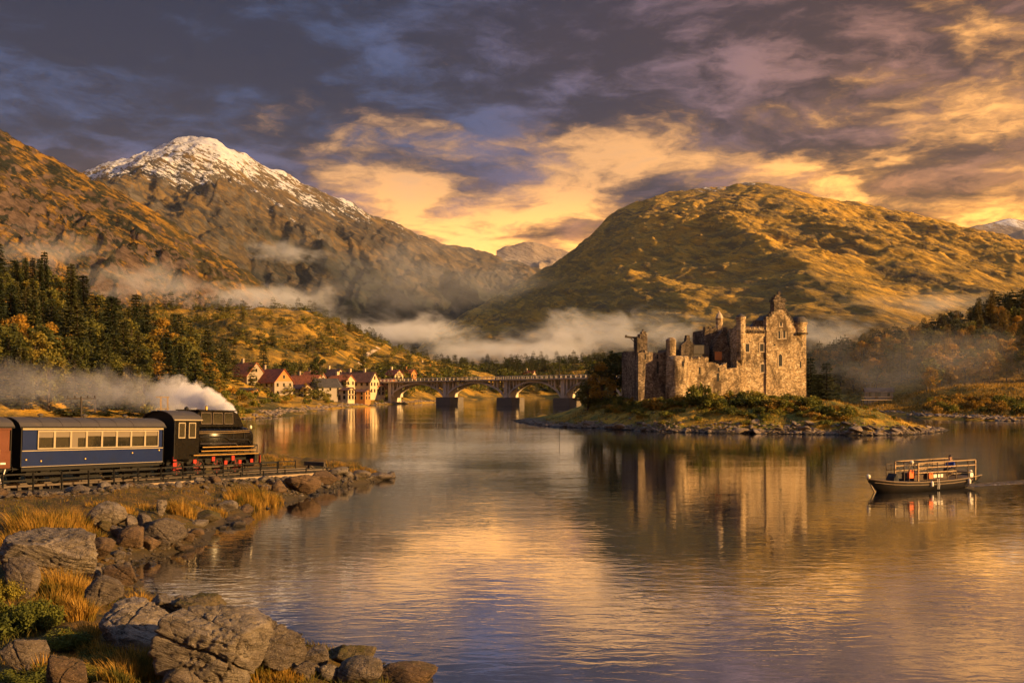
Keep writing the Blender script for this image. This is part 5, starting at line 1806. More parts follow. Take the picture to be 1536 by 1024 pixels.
for a, b2 in zip(piers[:-1], piers[1:]):
    for sy in (-1, 1):
        am = MB()
        n = 18
        xs_ = [a + .95 + (b2 - a - 1.9) * k / n for k in range(n + 1)]
        zlow, ztop_ = 3.2, dz_((a + b2) / 2) - 1.5
        cc = lambda x: zlow + (ztop_ - zlow) * (1 - ((x - (a + b2) / 2) / ((b2 - a - 1.9) / 2)) ** 2) ** 0.72 if abs(x - (a + b2) / 2) < (b2 - a - 1.9) / 2 - 1e-6 else zlow
        y0_, y1_ = sy * 2.9 - .65, sy * 2.9 + .65
        for x0_, x1_ in zip(xs_[:-1], xs_[1:]):
            z0_, z1_ = cc(x0_), cc(x1_)
            am.add([(x0_, y0_, z0_), (x1_, y0_, z1_), (x1_, y1_, z1_), (x0_, y1_, z0_), (x0_, y0_, z0_ + .7), (x1_, y0_, z1_ + .7), (x1_, y1_, z1_ + .7), (x0_, y1_, z0_ + .7)],
                   [(3, 2, 1, 0), (4, 5, 6, 7), (0, 1, 5, 4), (1, 2, 6, 5), (2, 3, 7, 6), (3, 0, 4, 7)])
        am.build("arch_rib", m_conc, br_)
        sm = MB()
        for k in (2, 3, 4, 14, 15, 16):
            x = xs_[k]
            if dz_(x) - 1.0 - cc(x) - .85 > .25:
                sm.box(x - .28, x + .28, sy * 2.9 - .5, sy * 2.9 + .5, cc(x) + .7, dz_(x) - 0.7)
        sm.build("spandrel_column", m_conc, br_)


pl_ = empty("lamp_post", (BA.x + BDIR.x * (piers[3] - 3), BA.y + BDIR.y * (piers[3] - 3) + 5, 9), 0, 'thin lamp post standing on the far side of the bridge', 'lamp post')
MB().tube([(0, 0, 0), (0, 0, 9.5)], [.22, .12], 8).build("post", m_blackrough, pl_)
MB().bar((-.8, 0, 9.4), (.3, 0, 9.5), .12).build("arm", m_blackrough, pl_)

# pale track winding up the golden hill
tr_px = [(538, 552), (541, 546), (546, 540), (549, 534), (556, 529), (563, 525), (568, 522)]
pts = [drop(a, b2, ground_h, 250, 900, 3000) for a, b2 in tr_px]
V = []; F = []
for i, q in enumerate(pts):
    for sx in (-1.6, 1.6):
        V.append((q.x + sx, q.y, float(ground_h(q.x + sx, q.y)) + .25))
for i in range(len(pts) - 1):
    F.append((2 * i, 2 * i + 1, 2 * i + 3, 2 * i + 2))
m_path = plain("pale_track", (0.50, 0.38, 0.24), 0.9, 0.0, 0.2, 0.3)
tag(put_mesh("path", V, F, m_path), 'pale track winding up the golden hill', 'path', kind='structure')

# ------------------------------------------------------------------ the boat
m_hull = plain("tarred_hull", (0.007, 0.0048, 0.0034), 0.6, 0.0, 0.4, 1.2, 0.1, 0.15, dirt=(0.016, 0.0098, 0.006))
m_deck = plain("worn_deck", (0.12, 0.075, 0.036), 0.6, 0.0, 0.3, 2.0, 0.1)
m_gold = plain("varnished_rail", (0.27, 0.165, 0.072), 0.35, 0.0, 0.2, 3.0)
m_bluecloth = plain("blue_jacket", (0.015, 0.060, 0.36), 0.8, 0.0, 0.2, 6.0)
m_darkcloth = plain("dark_cloth", (0.016, 0.016, 0.020), 0.85, 0.0, 0.3, 6.0)
m_orange = plain("life_vest_orange", (0.75, 0.13, 0.012), 0.7, 0.0, 0.2, 6.0)
m_skin = plain("skin", (0.52, 0.29, 0.19), 0.6, 0.0, 0.08, 8.0)
m_hair = plain("dark_hair", (0.018, 0.013, 0.010), 0.7, 0.0, 0.3, 20.0)
bow = Vector((wx(1302, 70.5), 70.5)); ster = Vector((wx(1457, 75.8), 75.8))
bd2 = (ster - bow); BL = bd2.length
boat = empty("boat", (bow.x, bow.y, 0), math.atan2(bd2.y, bd2.x), 'long dark wooden passenger boat with open rail frames', 'boat')
# x from the bow aft
st_x = [0.0, .35, .8, 1.6, 2.8, 4.2, 6.0, 7.6, 9.0, 9.9, BL]
hw = [.03, .30, .55, .86, 1.08, 1.18, 1.22, 1.20, 1.14, 1.04, .88]
sheer = [.98, .93, .87, .78, .70, .66, .64, .66, .72, .79, .87]
keel = [.78, .28, -.2, -.28, -.3, -.3, -.3, -.28, -.22, -.06, .22]
vs = []; fs = []
NR = 8
rake = [0.0, .12, .2, .15, .05, 0, 0, 0, 0, -.1, -.2]
for x, w_, sh, kl, rk_ in zip(st_x, hw, sheer, keel, rake):
    row = []
    for k in range(NR + 1):
        a = k / NR
        yy_ = w_ * (1 - (1 - a) ** 2.4) ** .75
        zz_ = kl + (sh - kl) * a ** 1.25
        row.append((x + rk_ * (1 - a) * 3.0, yy_, zz_))
    vs += [(q[0], -q[1], q[2]) for q in row[::-1]] + [q for q in row[1:]]
m_ = 2 * NR + 1
for i in range(len(st_x) - 1):
    for k in range(m_ - 1):
        fs.append((i * m_ + k, i * m_ + k + 1, (i + 1) * m_ + k + 1, (i + 1) * m_ + k)[::-1])
fs.append(tuple((len(st_x) - 1) * m_ + k for k in range(m_)))
hull = MB().add(vs, fs).build("hull", m_hull, boat, smooth=True)
dk = MB(); dv = []
for x, w_, sh in zip(st_x, hw, sheer):
    dv += [(x, -w_ * .96, sh - .10), (x, w_ * .96, sh - .10)]
dk.add(dv, [(2 * i, 2 * i + 2, 2 * i + 3, 2 * i + 1) for i in range(len(st_x) - 1)]); dk.build("deck", m_deck, boat)
for sy in (-1, 1):
    gw = MB().tube([(x, sy * w_, sh) for x, w_, sh in zip(st_x, hw, sheer)], .055, 6); gw.build("gunwale", m_deck, boat)
    rs_ = MB().tube([(x, sy * (w_ * .985), sh - .20) for x, w_, sh in list(zip(st_x, hw, sheer))[1:-1]], .035, 6); rs_.build("rubbing_strake", m_deck, boat)
MB().bar((.72, 0, -.05), (-.02, 0, 1.0), .09).build("stem", m_deck, boat)
for x_, z_ in ((.05, 1.05), (BL - .1, .95)):
    MB().lathe([(.04, -.1), (.13, .02), (.15, .12), (.11, .22), (.02, .26)], 12, (x_, 0, z_)).build("lamp", m_lamp, boat)
# rail frames
xs_ = [2.45, 3.05, 3.85, 4.7, 5.55, 6.4, 7.3, 8.1]
def px_x(zx):
    return (zx - 230) / (1100 - 230) * BL
fx = [px_x(q) for q in (540, 615, 700, 785, 860, 965, 1028)]
top = 2.02
for sy in (-1, 1):
    for i, x_ in enumerate(fx):
        MB().bar((x_, sy * 1.02, .55), (x_, sy * 1.02, top), .06 if i not in (0, 6) else .09).build("post", m_timber if i % 6 else m_gold, boat)
    for h_, a, b2 in ((top, 0, 6), (1.68, 0, 6), (1.32, 0, 4)):
        MB().bar((fx[a], sy * 1.02, h_), (fx[b2], sy * 1.02, h_ + (.04 if h_ == top else 0)), .05, .07).build("rail", m_gold, boat)
for x_ in (fx[0], fx[2], fx[4], fx[6]):
    MB().bar((x_, -1.02, top), (x_, 1.02, top), .06).build("crossbar", m_gold, boat)
for sy in (-.8, .8):
    ff = MB()
    for zx in (447, 487):
        ff.bar((px_x(zx), sy, .75), (px_x(zx), sy, 1.9), .04)
    ff.bar((px_x(447), sy, 1.88), (fx[0], sy, 1.9), .04).bar((px_x(447), sy, 1.45), (fx[0], sy, 1.45), .04)
    ff.build("front_frame", m_timber, boat)
MB().lathe([(.03, -.12), (.12, .0), (.14, .08), (.1, .16), (.02, .2)], 12, (px_x(508), -.8, 2.02)).build("lamp", m_lamp, boat)
# benches, engine box, sign
MB().box(px_x(552), px_x(840), -.55, .55, .7, 1.18).build("engine_box", m_timber, boat)
MB().box(px_x(552), px_x(840), -.58, .58, 1.185, 1.24).build("box_lid", m_deck, boat)
MB().prism([(px_x(405), .72), (px_x(445), .72), (px_x(440), 1.15), (px_x(425), 1.28), (px_x(412), 1.05)], -.35, .35).build("helm_seat", m_darkcloth, boat)
sgn = MB().box(px_x(705), px_x(785), -.64, -.6, .86, 1.10); so = sgn.build("sign_board", m_white, boat)
lt_ = MB()
r3 = random.Random(3)
for k in range(9):
    x_ = px_x(712) + k * (px_x(780) - px_x(712)) / 9
    lt_.box(x_, x_ + .045, -.655, -.642, .90, .90 + r3.choice([.12, .16]))
for zx, z0_ in ((842, .72), (980, .75)):
    MB().box(px_x(zx) - .05, px_x(zx) + .55, -.85, .85, z0_ + .32, z0_ + .42).build("bench", m_deck, boat)
MB().lathe([(.13, -.03), (.19, -.025), (.19, .025), (.13, .03)], 16, (0, 0, 0)).build("lifebuoy", m_white, boat).matrix_local = Matrix.Translation((px_x(988), -1.08, .95)) @ Matrix.Rotation(R(90), 4, 'X')
for zx in (630, 950):
    MB().lathe([(.03, -.2), (.11, -.14), (.12, .1), (.05, .2), (.02, .22)], 10, (px_x(zx), -1.27, .5)).build("fender", m_white, boat)
for zx in (680, 693):
    MB().tube([(px_x(zx), -1.22, .85), (px_x(zx) + .02, -1.26, .45), (px_x(zx) - .02, -1.27, .1)], .03, 5).build("mooring_rope", m_white, boat)
# life vests hung on the frame are things of their own
for i, (zx, z_, sc_) in enumerate(((510, 1.05, 1.0), (662, .95, .75))):
    o = MB()
    o.prism([(-.26, 0), (.26, 0), (.30, .30), (.20, .58), (.10, .58), (.05, .34), (-.05, .34), (-.10, .58), (-.20, .58), (-.30, .30)], -.09, .09)
    ob = o.build("life_vest", m_orange)
    ob.matrix_world = boat.matrix_basis @ Matrix.Identity(4)
    q = Vector((px_x(zx), -.72 if i == 0 else -.78, z_ - .1))
    ang = math.atan2(bd2.y, bd2.x)
    ob.location = Vector((bow.x, bow.y, 0)) + Matrix.Rotation(ang, 3, 'Z') @ q
    ob.rotation_euler = (0, 0, ang)
    ob.scale = (sc_, 1, sc_)
    tag(ob, ('orange life vest lying forward under the thin front frame of the boat', 'smaller orange life vest hung amidships on the boat beside the sign')[i], 'life vest')


def skin_body(name, joints, bones, mat, parent=None, sub=2):
    me = bpy.data.meshes.new(name)
    me.from_pydata([j[:3] for j in joints], bones, [])
    me.materials.append(mat)
    o = bpy.data.objects.new(name, me)
    COL.objects.link(o)
    if parent:
        o.parent = parent
    md = o.modifiers.new("skin", 'SKIN'); md.use_smooth_shade = True
    for v_, j in zip(me.skin_vertices[0].data, joints):
        rr = j[3]
        v_.radius = rr if isinstance(rr, tuple) else (rr, rr)
    me.skin_vertices[0].data[0].use_root = True
    sb = o.modifiers.new("sub", 'SUBSURF'); sb.levels = sub; sb.render_levels = sub
    return o


# skipper, sitting aft on the bench, facing the bow (-x)
ang = math.atan2(bd2.y, bd2.x)
pp_ = Vector((bow.x, bow.y, 0)) + Matrix.Rotation(ang, 3, 'Z') @ Vector((px_x(902), -.15, .0))
per = empty("person", (pp_.x, pp_.y, 0.05), ang, 'person in a blue jacket and dark trousers sitting aft in the boat', 'person')
sz_ = 1.14
J = [(0, 0, sz_ + .08, (.15, .13)), (-.02, 0, sz_ + .32, (.15, .12)), (-.03, 0, sz_ + .50, (.17, .11)), (-.05, 0, sz_ + .62, .07), (-.07, 0, sz_ + .70, .055),
     (-.09, 0, sz_ + .78, (.085, .08)), (-.09, 0, sz_ + .88, (.095, .085)), (-.08, 0, sz_ + .95, .06),
     (0, -.11, sz_ + .05, .095), (-.44, -.13, sz_ + .05, .075), (-.46, -.13, sz_ - .38, .05), (-.58, -.13, sz_ - .42, .04),
     (0, .11, sz_ + .05, .095), (-.44, .13, sz_ + .05, .075), (-.46, .13, sz_ - .38, .05), (-.58, .13, sz_ - .42, .04),
     (-.03, -.21, sz_ + .52, .065), (-.06, -.27, sz_ + .28, .052), (-.30, -.17, sz_ + .20, .038), (-.38, -.14, sz_ + .19, .03),
     (-.03, .21, sz_ + .52, .065), (-.06, .27, sz_ + .28, .052), (-.30, .17, sz_ + .20, .038), (-.38, .14, sz_ + .19, .03),
     (-.185, 0, sz_ + .83, .022)]
E = [(0, 1), (1, 2), (2, 3), (3, 4), (4, 5), (5, 6), (6, 7), (0, 8), (8, 9), (9, 10), (10, 11), (0, 12), (12, 13), (13, 14), (14, 15), (2, 16), (16, 17), (17, 18), (18, 19), (2, 20), (20, 21), (21, 22), (22, 23), (5, 24)]
skin_body("body", J, E, m_skin, per)
per.scale = (1.15, 1.25, 1.1)
# clothes: slightly thicker shells over the same joints
jk = [0, 1, 2, 16, 17, 18, 20, 21, 22, 3]
mp = {a: i for i, a in enumerate(jk)}
skin_body("jacket", [(*J[a][:3], tuple(q * 1.22 for q in J[a][3]) if isinstance(J[a][3], tuple) else J[a][3] * 1.28) for a in jk], [(mp[a], mp[b2]) for a, b2 in E if a in mp and b2 in mp], m_bluecloth, per)
tk = [0, 8, 9, 10, 12, 13, 14]
mp = {a: i for i, a in enumerate(tk)}
skin_body("trousers", [(*J[a][:3], tuple(q * 1.1 for q in J[a][3]) if isinstance(J[a][3], tuple) else J[a][3] * 1.22) for a in tk], [(mp[a], mp[b2]) for a, b2 in E if a in mp and b2 in mp], m_darkcloth, per)
for sy in (-.13, .13):
    MB().box(-.66, -.42, sy - .05, sy + .05, sz_ - .47, sz_ - .39).build("shoe", m_darkcloth, per)
hr = MB().lathe([(.02, -.10), (.085, -.06), (.102, 0), (.095, .05), (.06, .09), (.01, .10)], 12, (-.065, 0, sz_ + .91)); hr.build("hair", m_hair, per, smooth=True)
for sy in (-1, 1):
    MB().lathe([(.002, 0), (.012, .006), (.012, .014), (.002, .02)], 8, (-.172, sy * .035, sz_ + .855)).build("eye", m_void, per)
    MB().box(-.10, -.06, sy * .095 - .01, sy * .095 + .01, sz_ + .80, sz_ + .87).build("ear", m_skin, per)
    for k in range(4):
        MB().tube([(-.40, sy * (.155 - .018 * k), sz_ + .19), (-.45, sy * (.15 - .018 * k), sz_ + .185), (-.475 - .006 * (k in (1, 2)), sz_ and sy * (.147 - .018 * k), sz_ + .165)], .0085, 6).build("finger", m_skin, per)
    MB().tube([(-.375, sy * .115, sz_ + .20), (-.41, sy * .095, sz_ + .20), (-.435, sy * .092, sz_ + .19)], .01, 6).build("thumb", m_skin, per)
MB().box(-.183, -.172, -.025, .025, sz_ + .795, sz_ + .803).build("mouth", m_mahogd, per)

# wake: low foam ridges trailing from the stern
m_foam, t, b = new_mat("wake_foam")
p = pos_vec(t)
nf = t.noise(t.vmath('MULTIPLY', p, (0.5, 1.2, 1)), 3.0, 5, 0.7)
t.put(b.inputs['Base Color'], t.mix(t.step(nf, 0.58, 0.68), (0.012, 0.015, 0.018), (0.45, 0.40, 0.33)))
t.put(b.inputs['Roughness'], t.step(nf, 0.55, 0.68, 0.05, 0.5))
t.put(b.inputs['Normal'], t.bump(nf, 0.8, 0.12))
V = []; F = []
n = 60; mW = 13
for i in range(n + 1):
    f = i / n
    x_ = BL - 1.4 + 15 * f
    for k in range(mW):
        u = (k / (mW - 1) - .5) * 2
        wv_ = .55 + 1.0 * f
        q = Vector((bow.x, bow.y)) + bd2.normalized() * x_ + Vector((-bd2.y, bd2.x)).normalized() * u * wv_
        hgt_ = .010 + .045 * (1 - f) ** 1.2 * (math.exp(-((abs(u) - .7) / .22) ** 2) + .5 * math.exp(-(u / .3) ** 2)) * (1 + .5 * math.sin(i * 1.3 + k)) * (1 - abs(u) ** 6)
        if abs(u) > .99 or i in (n,):
            hgt_ = -.02
        V.append((q.x, q.y, hgt_))
for i in range(n):
    for k in range(mW - 1):
        F.append((i * mW + k, i * mW + k + 1, (i + 1) * mW + k + 1, (i + 1) * mW + k)[::-1])
tag(put_mesh("wake", V, F, m_foam, smooth=True), 'foaming wake trailing behind the boat', 'wake', kind='stuff')


# ------------------------------------------------------------------ trees and bushes
def leaf_cloud(rs, centres, radii, n_each, size, flat=0.75, droop=0.0):
    """leaf-sized quads spread through clumps"""
    V = []
    for (c, r, n) in zip(centres, radii, n_each):
        d = rs.normal(size=(n, 3)); d /= np.linalg.norm(d, axis=1)[:, None]
        rad = r * rs.uniform(0.25, 1.0, n) ** 0.45 * rs.choice([1, 1, 1, 1.18], n)
        pnt = np.asarray(c) + d * rad[:, None] * np.array([1, 1, flat])
        a = rs.normal(size=(n, 3)); a /= np.linalg.norm(a, axis=1)[:, None]
        a[:, 2] *= 0.6
        bb = np.cross(a, d + rs.normal(0, .5, (n, 3))); bb /= np.linalg.norm(bb, axis=1)[:, None] + 1e-9
        s = size * rs.uniform(.55, 1.35, n)[:, None]
        V.append(np.stack([pnt - a * s, pnt - bb * s * .55, pnt + a * s, pnt + bb * s * .55], 1))
    V = np.concatenate(V).reshape(-1, 3)
    return V, np.arange(len(V)).reshape(-1, 4)


def broadleaf_meshes(seed, h=12.0, w=4.6, clumps=34, per=70, leaf=.34, trunk_h=.28, mats=None, crown_flat=.8):
    rs = np.random.RandomState(seed)
    cs_, rr = [], []
    z0 = h * trunk_h
    for i in range(clumps):
        u = rs.uniform(0, 1)
        zz = z0 + (h - z0) * u
        env = (math.sin(math.pi * min(1, .18 + .80 * u)) ** .65)
        rd = w * env * math.sqrt(rs.uniform(.12, 1)) * rs.uniform(.75, 1.12)
        a = rs.uniform(0, 6.28)
        cs_.append((rd * math.cos(a), rd * math.sin(a), zz)); rr.append(w * rs.uniform(.20, .38))
    V, F = leaf_cloud(rs, cs_, rr, [int(per * (r / (.29 * w)) ** 1.6) + 8 for r in rr], leaf, crown_flat)
    tm = MB()
    top = (rs.normal(0, .25), rs.normal(0, .25), h * .8)
    tm.tube([(0, 0, -.8), (0, 0, .1), (top[0] * .3, top[1] * .3, z0), (top[0] * .7, top[1] * .7, h * .55), top], [h * .032, h * .026, h * .02, h * .012, h * .004], 8)
    for i in rs.choice(clumps, min(14, clumps), False):
        c = cs_[i]
        b0 = max(z0 * .6, c[2] * .62 - .5)
        f = b0 / h
        tm.tube([(top[0] * f, top[1] * f, b0), (c[0] * .5, c[1] * .5, (b0 + c[2]) / 2 + .2), (c[0] * .92, c[1] * .92, c[2])], [h * .011, h * .007, h * .002], 5)
    return V, F, tm


def conifer_meshes(seed, h=16.0, w=3.2, whorls=26, leaf=.42, bare=.06, gap=.0, shape=.85):
    rs = np.random.RandomState(seed)
    tris = []
    for i in range(whorls):
        u = bare + (1 - bare) * (i + rs.uniform(-.3, .3)) / whorls
        u = min(max(u, bare), .985)
        zz = h * u
        R_ = w * (1 - u) ** shape * rs.uniform(.60, 1.15) + .22
        nb = rs.randint(7, 11)
        a0 = rs.uniform(0, 6.28)
        for k in range(nb):
            if rs.uniform() < gap:
                continue
            a = a0 + 6.283 * k / nb + rs.normal(0, .14)
            L = R_ * rs.uniform(.62, 1.18)
            dr = rs.uniform(.18, .42)
            ca, sa = math.cos(a), math.sin(a)
            ns = max(3, int(L / (leaf * .62)))
            for j in range(ns):
                f = (j + .6) / ns
                r_ = L * f
                zc = zz - dr * L * f * (1 - .45 * f)
                side = (1 - f) * .75 * L * .42 + leaf * .55
                for sgn in (-1, 1):
                    ps = np.array([r_ * ca - leaf * .35 * ca, r_ * sa - leaf * .35 * sa, zc])
                    pe = np.array([(r_ + leaf * 1.0) * ca - sgn * sa * side * rs.uniform(.5, 1.2), (r_ + leaf * 1.0) * sa + sgn * ca * side * rs.uniform(.5, 1.2), zc - rs.uniform(.05, .55) * leaf * 1.4])
                    pt = np.array([(r_ + leaf * 1.3) * ca, (r_ + leaf * 1.3) * sa, zc - rs.uniform(.0, .3) * leaf])
                    tris += [ps, pe, pt]
    for k in range(14):
        a = rs.uniform(0, 6.28); z_ = h * rs.uniform(.94, .985)
        tris += [np.array([0, 0, z_ + .35]), np.array([.22 * math.cos(a), .22 * math.sin(a), z_ - .5]), np.array([.22 * math.cos(a + .8), .22 * math.sin(a + .8), z_ - .45])]
    V = np.array(tris)
    tm = MB()
    tm.tube([(0, 0, -.8), (0, 0, .15), (0, 0, h * .5), (0, 0, h * .97)], [h * .024, h * .019, h * .011, .03], 7)
    return V, np.arange(len(V)).reshape(-1, 3), tm


def bush_mesh(seed, w=1.6, h=1.3, clumps=12, per=55, leaf=.14):
    rs = np.random.RandomState(seed)
    cs_, rr = [], []
    for i in range(clumps):
        a = rs.uniform(0, 6.28); rd = w * .7 * math.sqrt(rs.uniform(0, 1))
        cs_.append((rd * math.cos(a), rd * math.sin(a), h * rs.uniform(.22, .75) * (1 - .5 * (rd / w) ** 2))); rr.append(h * rs.uniform(.26, .42))
    return leaf_cloud(rs, cs_, rr, [per] * clumps, leaf, .85)


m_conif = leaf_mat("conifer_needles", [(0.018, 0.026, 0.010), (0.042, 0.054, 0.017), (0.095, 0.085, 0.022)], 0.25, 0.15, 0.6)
m_conif_lit = leaf_mat("hazy_lit_needles", [(0.085, 0.080, 0.022), (0.19, 0.145, 0.032), (0.32, 0.20, 0.038)], 0.25, 0.15, 0.6)  # paler copy of the needles, golden haze light put into the colour
m_broad = leaf_mat("olive_leaves", [(0.048, 0.056, 0.014), (0.125, 0.122, 0.024), (0.26, 0.19, 0.030)], 0.3, 0.25, 0.6)
m_autumn = leaf_mat("autumn_leaves", [(0.13, 0.092, 0.016), (0.30, 0.175, 0.024), (0.46, 0.25, 0.032)], 0.3, 0.3, 0.6)
m_bush = leaf_mat("bush_leaves", [(0.048, 0.062, 0.012), (0.140, 0.145, 0.021), (0.34, 0.25, 0.032)], 0.5, 0.25, 0.5)
m_bark = plain("bark", (0.060, 0.042, 0.028), 0.9, 0.0, 0.4, 2.0, 0.5)


def tree_proto(name, V, F, tm, leafm):
    cr = put_mesh("crown", V, F, leafm)
    tk_ = tm.build("trunk", m_bark)
    a, b2 = cr.data, tk_.data
    bpy.data.objects.remove(cr); bpy.data.objects.remove(tk_)
    return name, a, b2


CON = [tree_proto("pine_tree", *conifer_meshes(200 + i, 16, (2.6, 3.2, 3.6, 2.9)[i], (38, 34, 32, 40)[i], .52, .05, .10, (.9, .75, .8, 1.0)[i]), m_conif) for i in range(4)]
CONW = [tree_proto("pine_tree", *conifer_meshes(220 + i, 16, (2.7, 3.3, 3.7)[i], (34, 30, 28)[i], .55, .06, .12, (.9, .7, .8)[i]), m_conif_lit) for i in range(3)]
BRO = [tree_proto("broadleaf_tree", *broadleaf_meshes(240 + i, 12, (4.2, 4.8, 3.8)[i], (32, 36, 30)[i], 55, .40), m_broad) for i in range(3)]
AUT = [tree_proto("broadleaf_tree", *broadleaf_meshes(260 + i, 12, (4.4, 3.9, 4.9)[i], (30, 28, 34)[i], 55, .40), m_autumn) for i in range(3)]


def plant(proto, loc, h, label, cat, group=None, base=16.0, wide=1.0):
    name, cm, tm_ = proto
    o = empty(name, loc, rnd.uniform(0, 6.28), label, cat, group)
    s = h / base
    o.scale = (s * wide * rnd.uniform(.88, 1.12), s * wide * rnd.uniform(.88, 1.12), s)
    for nm, me in (("crown", cm), ("trunk", tm_)):
        c = bpy.data.objects.new(nm, me)
        COL.objects.link(c)
        c.parent = o
    return o


def terr_spot(px0, px1, y0, y1, test, tries=400):
    for _ in range(tries):
        Y = rnd.uniform(y0, y1); px = rnd.uniform(px0, px1)
        x = wx(px, Y)
        if test(px, x, Y):
            return x, Y
    return None


# prominent ones
def stand(proto, px, py, Y, h, label, cat, base, wide=1.0, hf=ground_h):
    x = wx(px, Y)
    return plant(proto, (x, Y, float(hf(x, Y)) - .1), h, label, cat, None, base, wide)


stand(AUT[0], 903, 600, 197, 8.6, 'spreading autumn tree leftmost on the island, leaning over the shore', 'tree', 12, 1.15, isle_h)
stand(BRO[1], 922, 600, 199, 9.8, 'taller olive tree against the left wall of the castle', 'tree', 12, 1.0, isle_h)
stand(BRO[2], 882, 604, 200, 6.4, 'low bushy tree at the left foot of the island grove', 'tree', 12, 1.3, isle_h)
stand(AUT[1], 938, 598, 203, 8.8, 'golden leaved tree half hidden behind the left corner of the castle', 'tree', 12, 1.0, isle_h)
stand(CON[2], 1240, 598, 192, 9.4, 'broad dark pine standing right of the castle keep', 'tree', 16, 1.55, isle_h)
stand(CON[1], 1216, 596, 198, 10.5, 'slim dark pine half hidden by the right side of the keep', 'tree', 16, 1.2, isle_h)
stand(CON[0], 1228, 600, 194, 6.8, 'short pine between the keep and the broad pine', 'tree', 16, 1.5, isle_h)
stand(CON[3], 1256, 602, 195, 6.2, 'small pine rightmost of the island pines', 'tree', 16, 1.5, isle_h)
stand(CON[2], 395, 590, 440, 19.5, 'tall dark pine behind the red roofed houses', 'tree', 16, 1.2)
stand(BRO[1], 430, 592, 430, 13, 'dark rounded tree behind the orange tiled gable', 'tree', 12)
stand(BRO[0], 478, 588, 450, 12, 'dark rounded tree behind the wide pale house', 'tree', 12)
stand(AUT[0], 458, 596, 382, 5.0, 'small yellow tree in front of the bright orange roof', 'tree', 12)
stand(CON[1], 116, 560, 236, 19, 'tall olive pine in front of the dark wood on the near slope', 'tree', 16, 1.25)
stand(CON[3], 34, 610, 205, 13, 'pointed dark pine above the brown carriage', 'tree', 16, 1.3)

lbl = ['dark pine in the dense wood climbing the left slope', 'olive broadleaf tree in the wood on the left slope', 'warm brown pine in the hazy wood on the right hill', 'golden broadleaf tree in the hazy wood on the right hill']
cnt = 0
placed = []
for i in range(4000):
    if cnt >= 245:
        break
    Y = rnd.uniform(205, 345); px = rnd.uniform(-15, 385)
    x = wx(px, Y)
    d = float(poly_dist(np.array([x]), np.array([Y]), LAKE)[0])
    if d < 8:
        continue
    if px > 318 and (Y < 385) and px > 318 + max(0, (Y - 300)) * .0:
        continue
    md = 5.0 if Y < 300 else 5.5
    if any((x - a) ** 2 + (Y - b2) ** 2 < md * md for a, b2 in placed):
        continue
    placed.append((x, Y))
    z = float(ground_h(x, Y))
    up = z > 13
    low_ = rnd.random() < (.62 if not up else .22)
    ed = sst(385, 300, px)
    if low_:
        plant(rnd.choice(BRO if rnd.random() < .75 else AUT), (x, Y, z - .2), rnd.uniform(8, 13), lbl[1], 'tree', 'broadleaf trees of the left wood', 12, 1.0)
    else:
        plant(rnd.choice(CON), (x, Y, z - .2), rnd.uniform(8, 18) * (1 if up else .9), lbl[0], 'tree', 'pines of the left wood', 16, rnd.uniform(.85, 1.5))
    cnt += 1
cnt = 0
placed = []
for i in range(5000):
    if cnt >= 230:
        break
    Y = rnd.uniform(285, 450); px = rnd.uniform(1195, 1560)
    x = wx(px, Y)
    d = float(poly_dist(np.array([x]), np.array([Y]), LAKE)[0])
    if d < 26 + 34 * (px > 1400) * (Y < 330):
        continue
    if 1285 < px < 1385 and Y < 368:
        continue
    if any((x - a) ** 2 + (Y - b2) ** 2 < 30 for a, b2 in placed):
        continue
    placed.append((x, Y))
    z = float(ground_h(x, Y))
    if z < 24 and rnd.random() < .6 or rnd.random() < .2:
        plant(rnd.choice(AUT if rnd.random() < .45 else BRO), (x, Y, z - .2), rnd.uniform(7, 12), lbl[3] if False else 'broadleaf tree in the hazy wood on the right hill', 'tree', 'broadleaf trees of the right wood', 12, 1.05)
    else:
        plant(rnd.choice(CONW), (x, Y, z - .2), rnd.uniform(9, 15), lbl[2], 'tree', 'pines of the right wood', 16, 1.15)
    cnt += 1

# far woods and scrub: one mass each
def merged(name, protos, spots, mat, label, cat):
    """one far-off mass of crowns: spots (x, y, z, scale)"""
    Vs, Fs = [], []
    off = 0
    rsx = np.random.RandomState(3)
    for i, (x, y, z, s, wd) in enumerate(spots):
        V, F = protos[i % len(protos)]
        a = rsx.uniform(0, 6.28)
        c, sn = math.cos(a), math.sin(a)
        W_ = np.stack([(V[:, 0] * c - V[:, 1] * sn) * s * wd + x, (V[:, 0] * sn + V[:, 1] * c) * s * wd + y, V[:, 2] * s + z], -1)
        Vs.append(W_); Fs.append(F + off); off += len(V)
    return tag(put_mesh(name, np.concatenate(Vs), np.concatenate(Fs), mat), label, cat, kind='stuff')


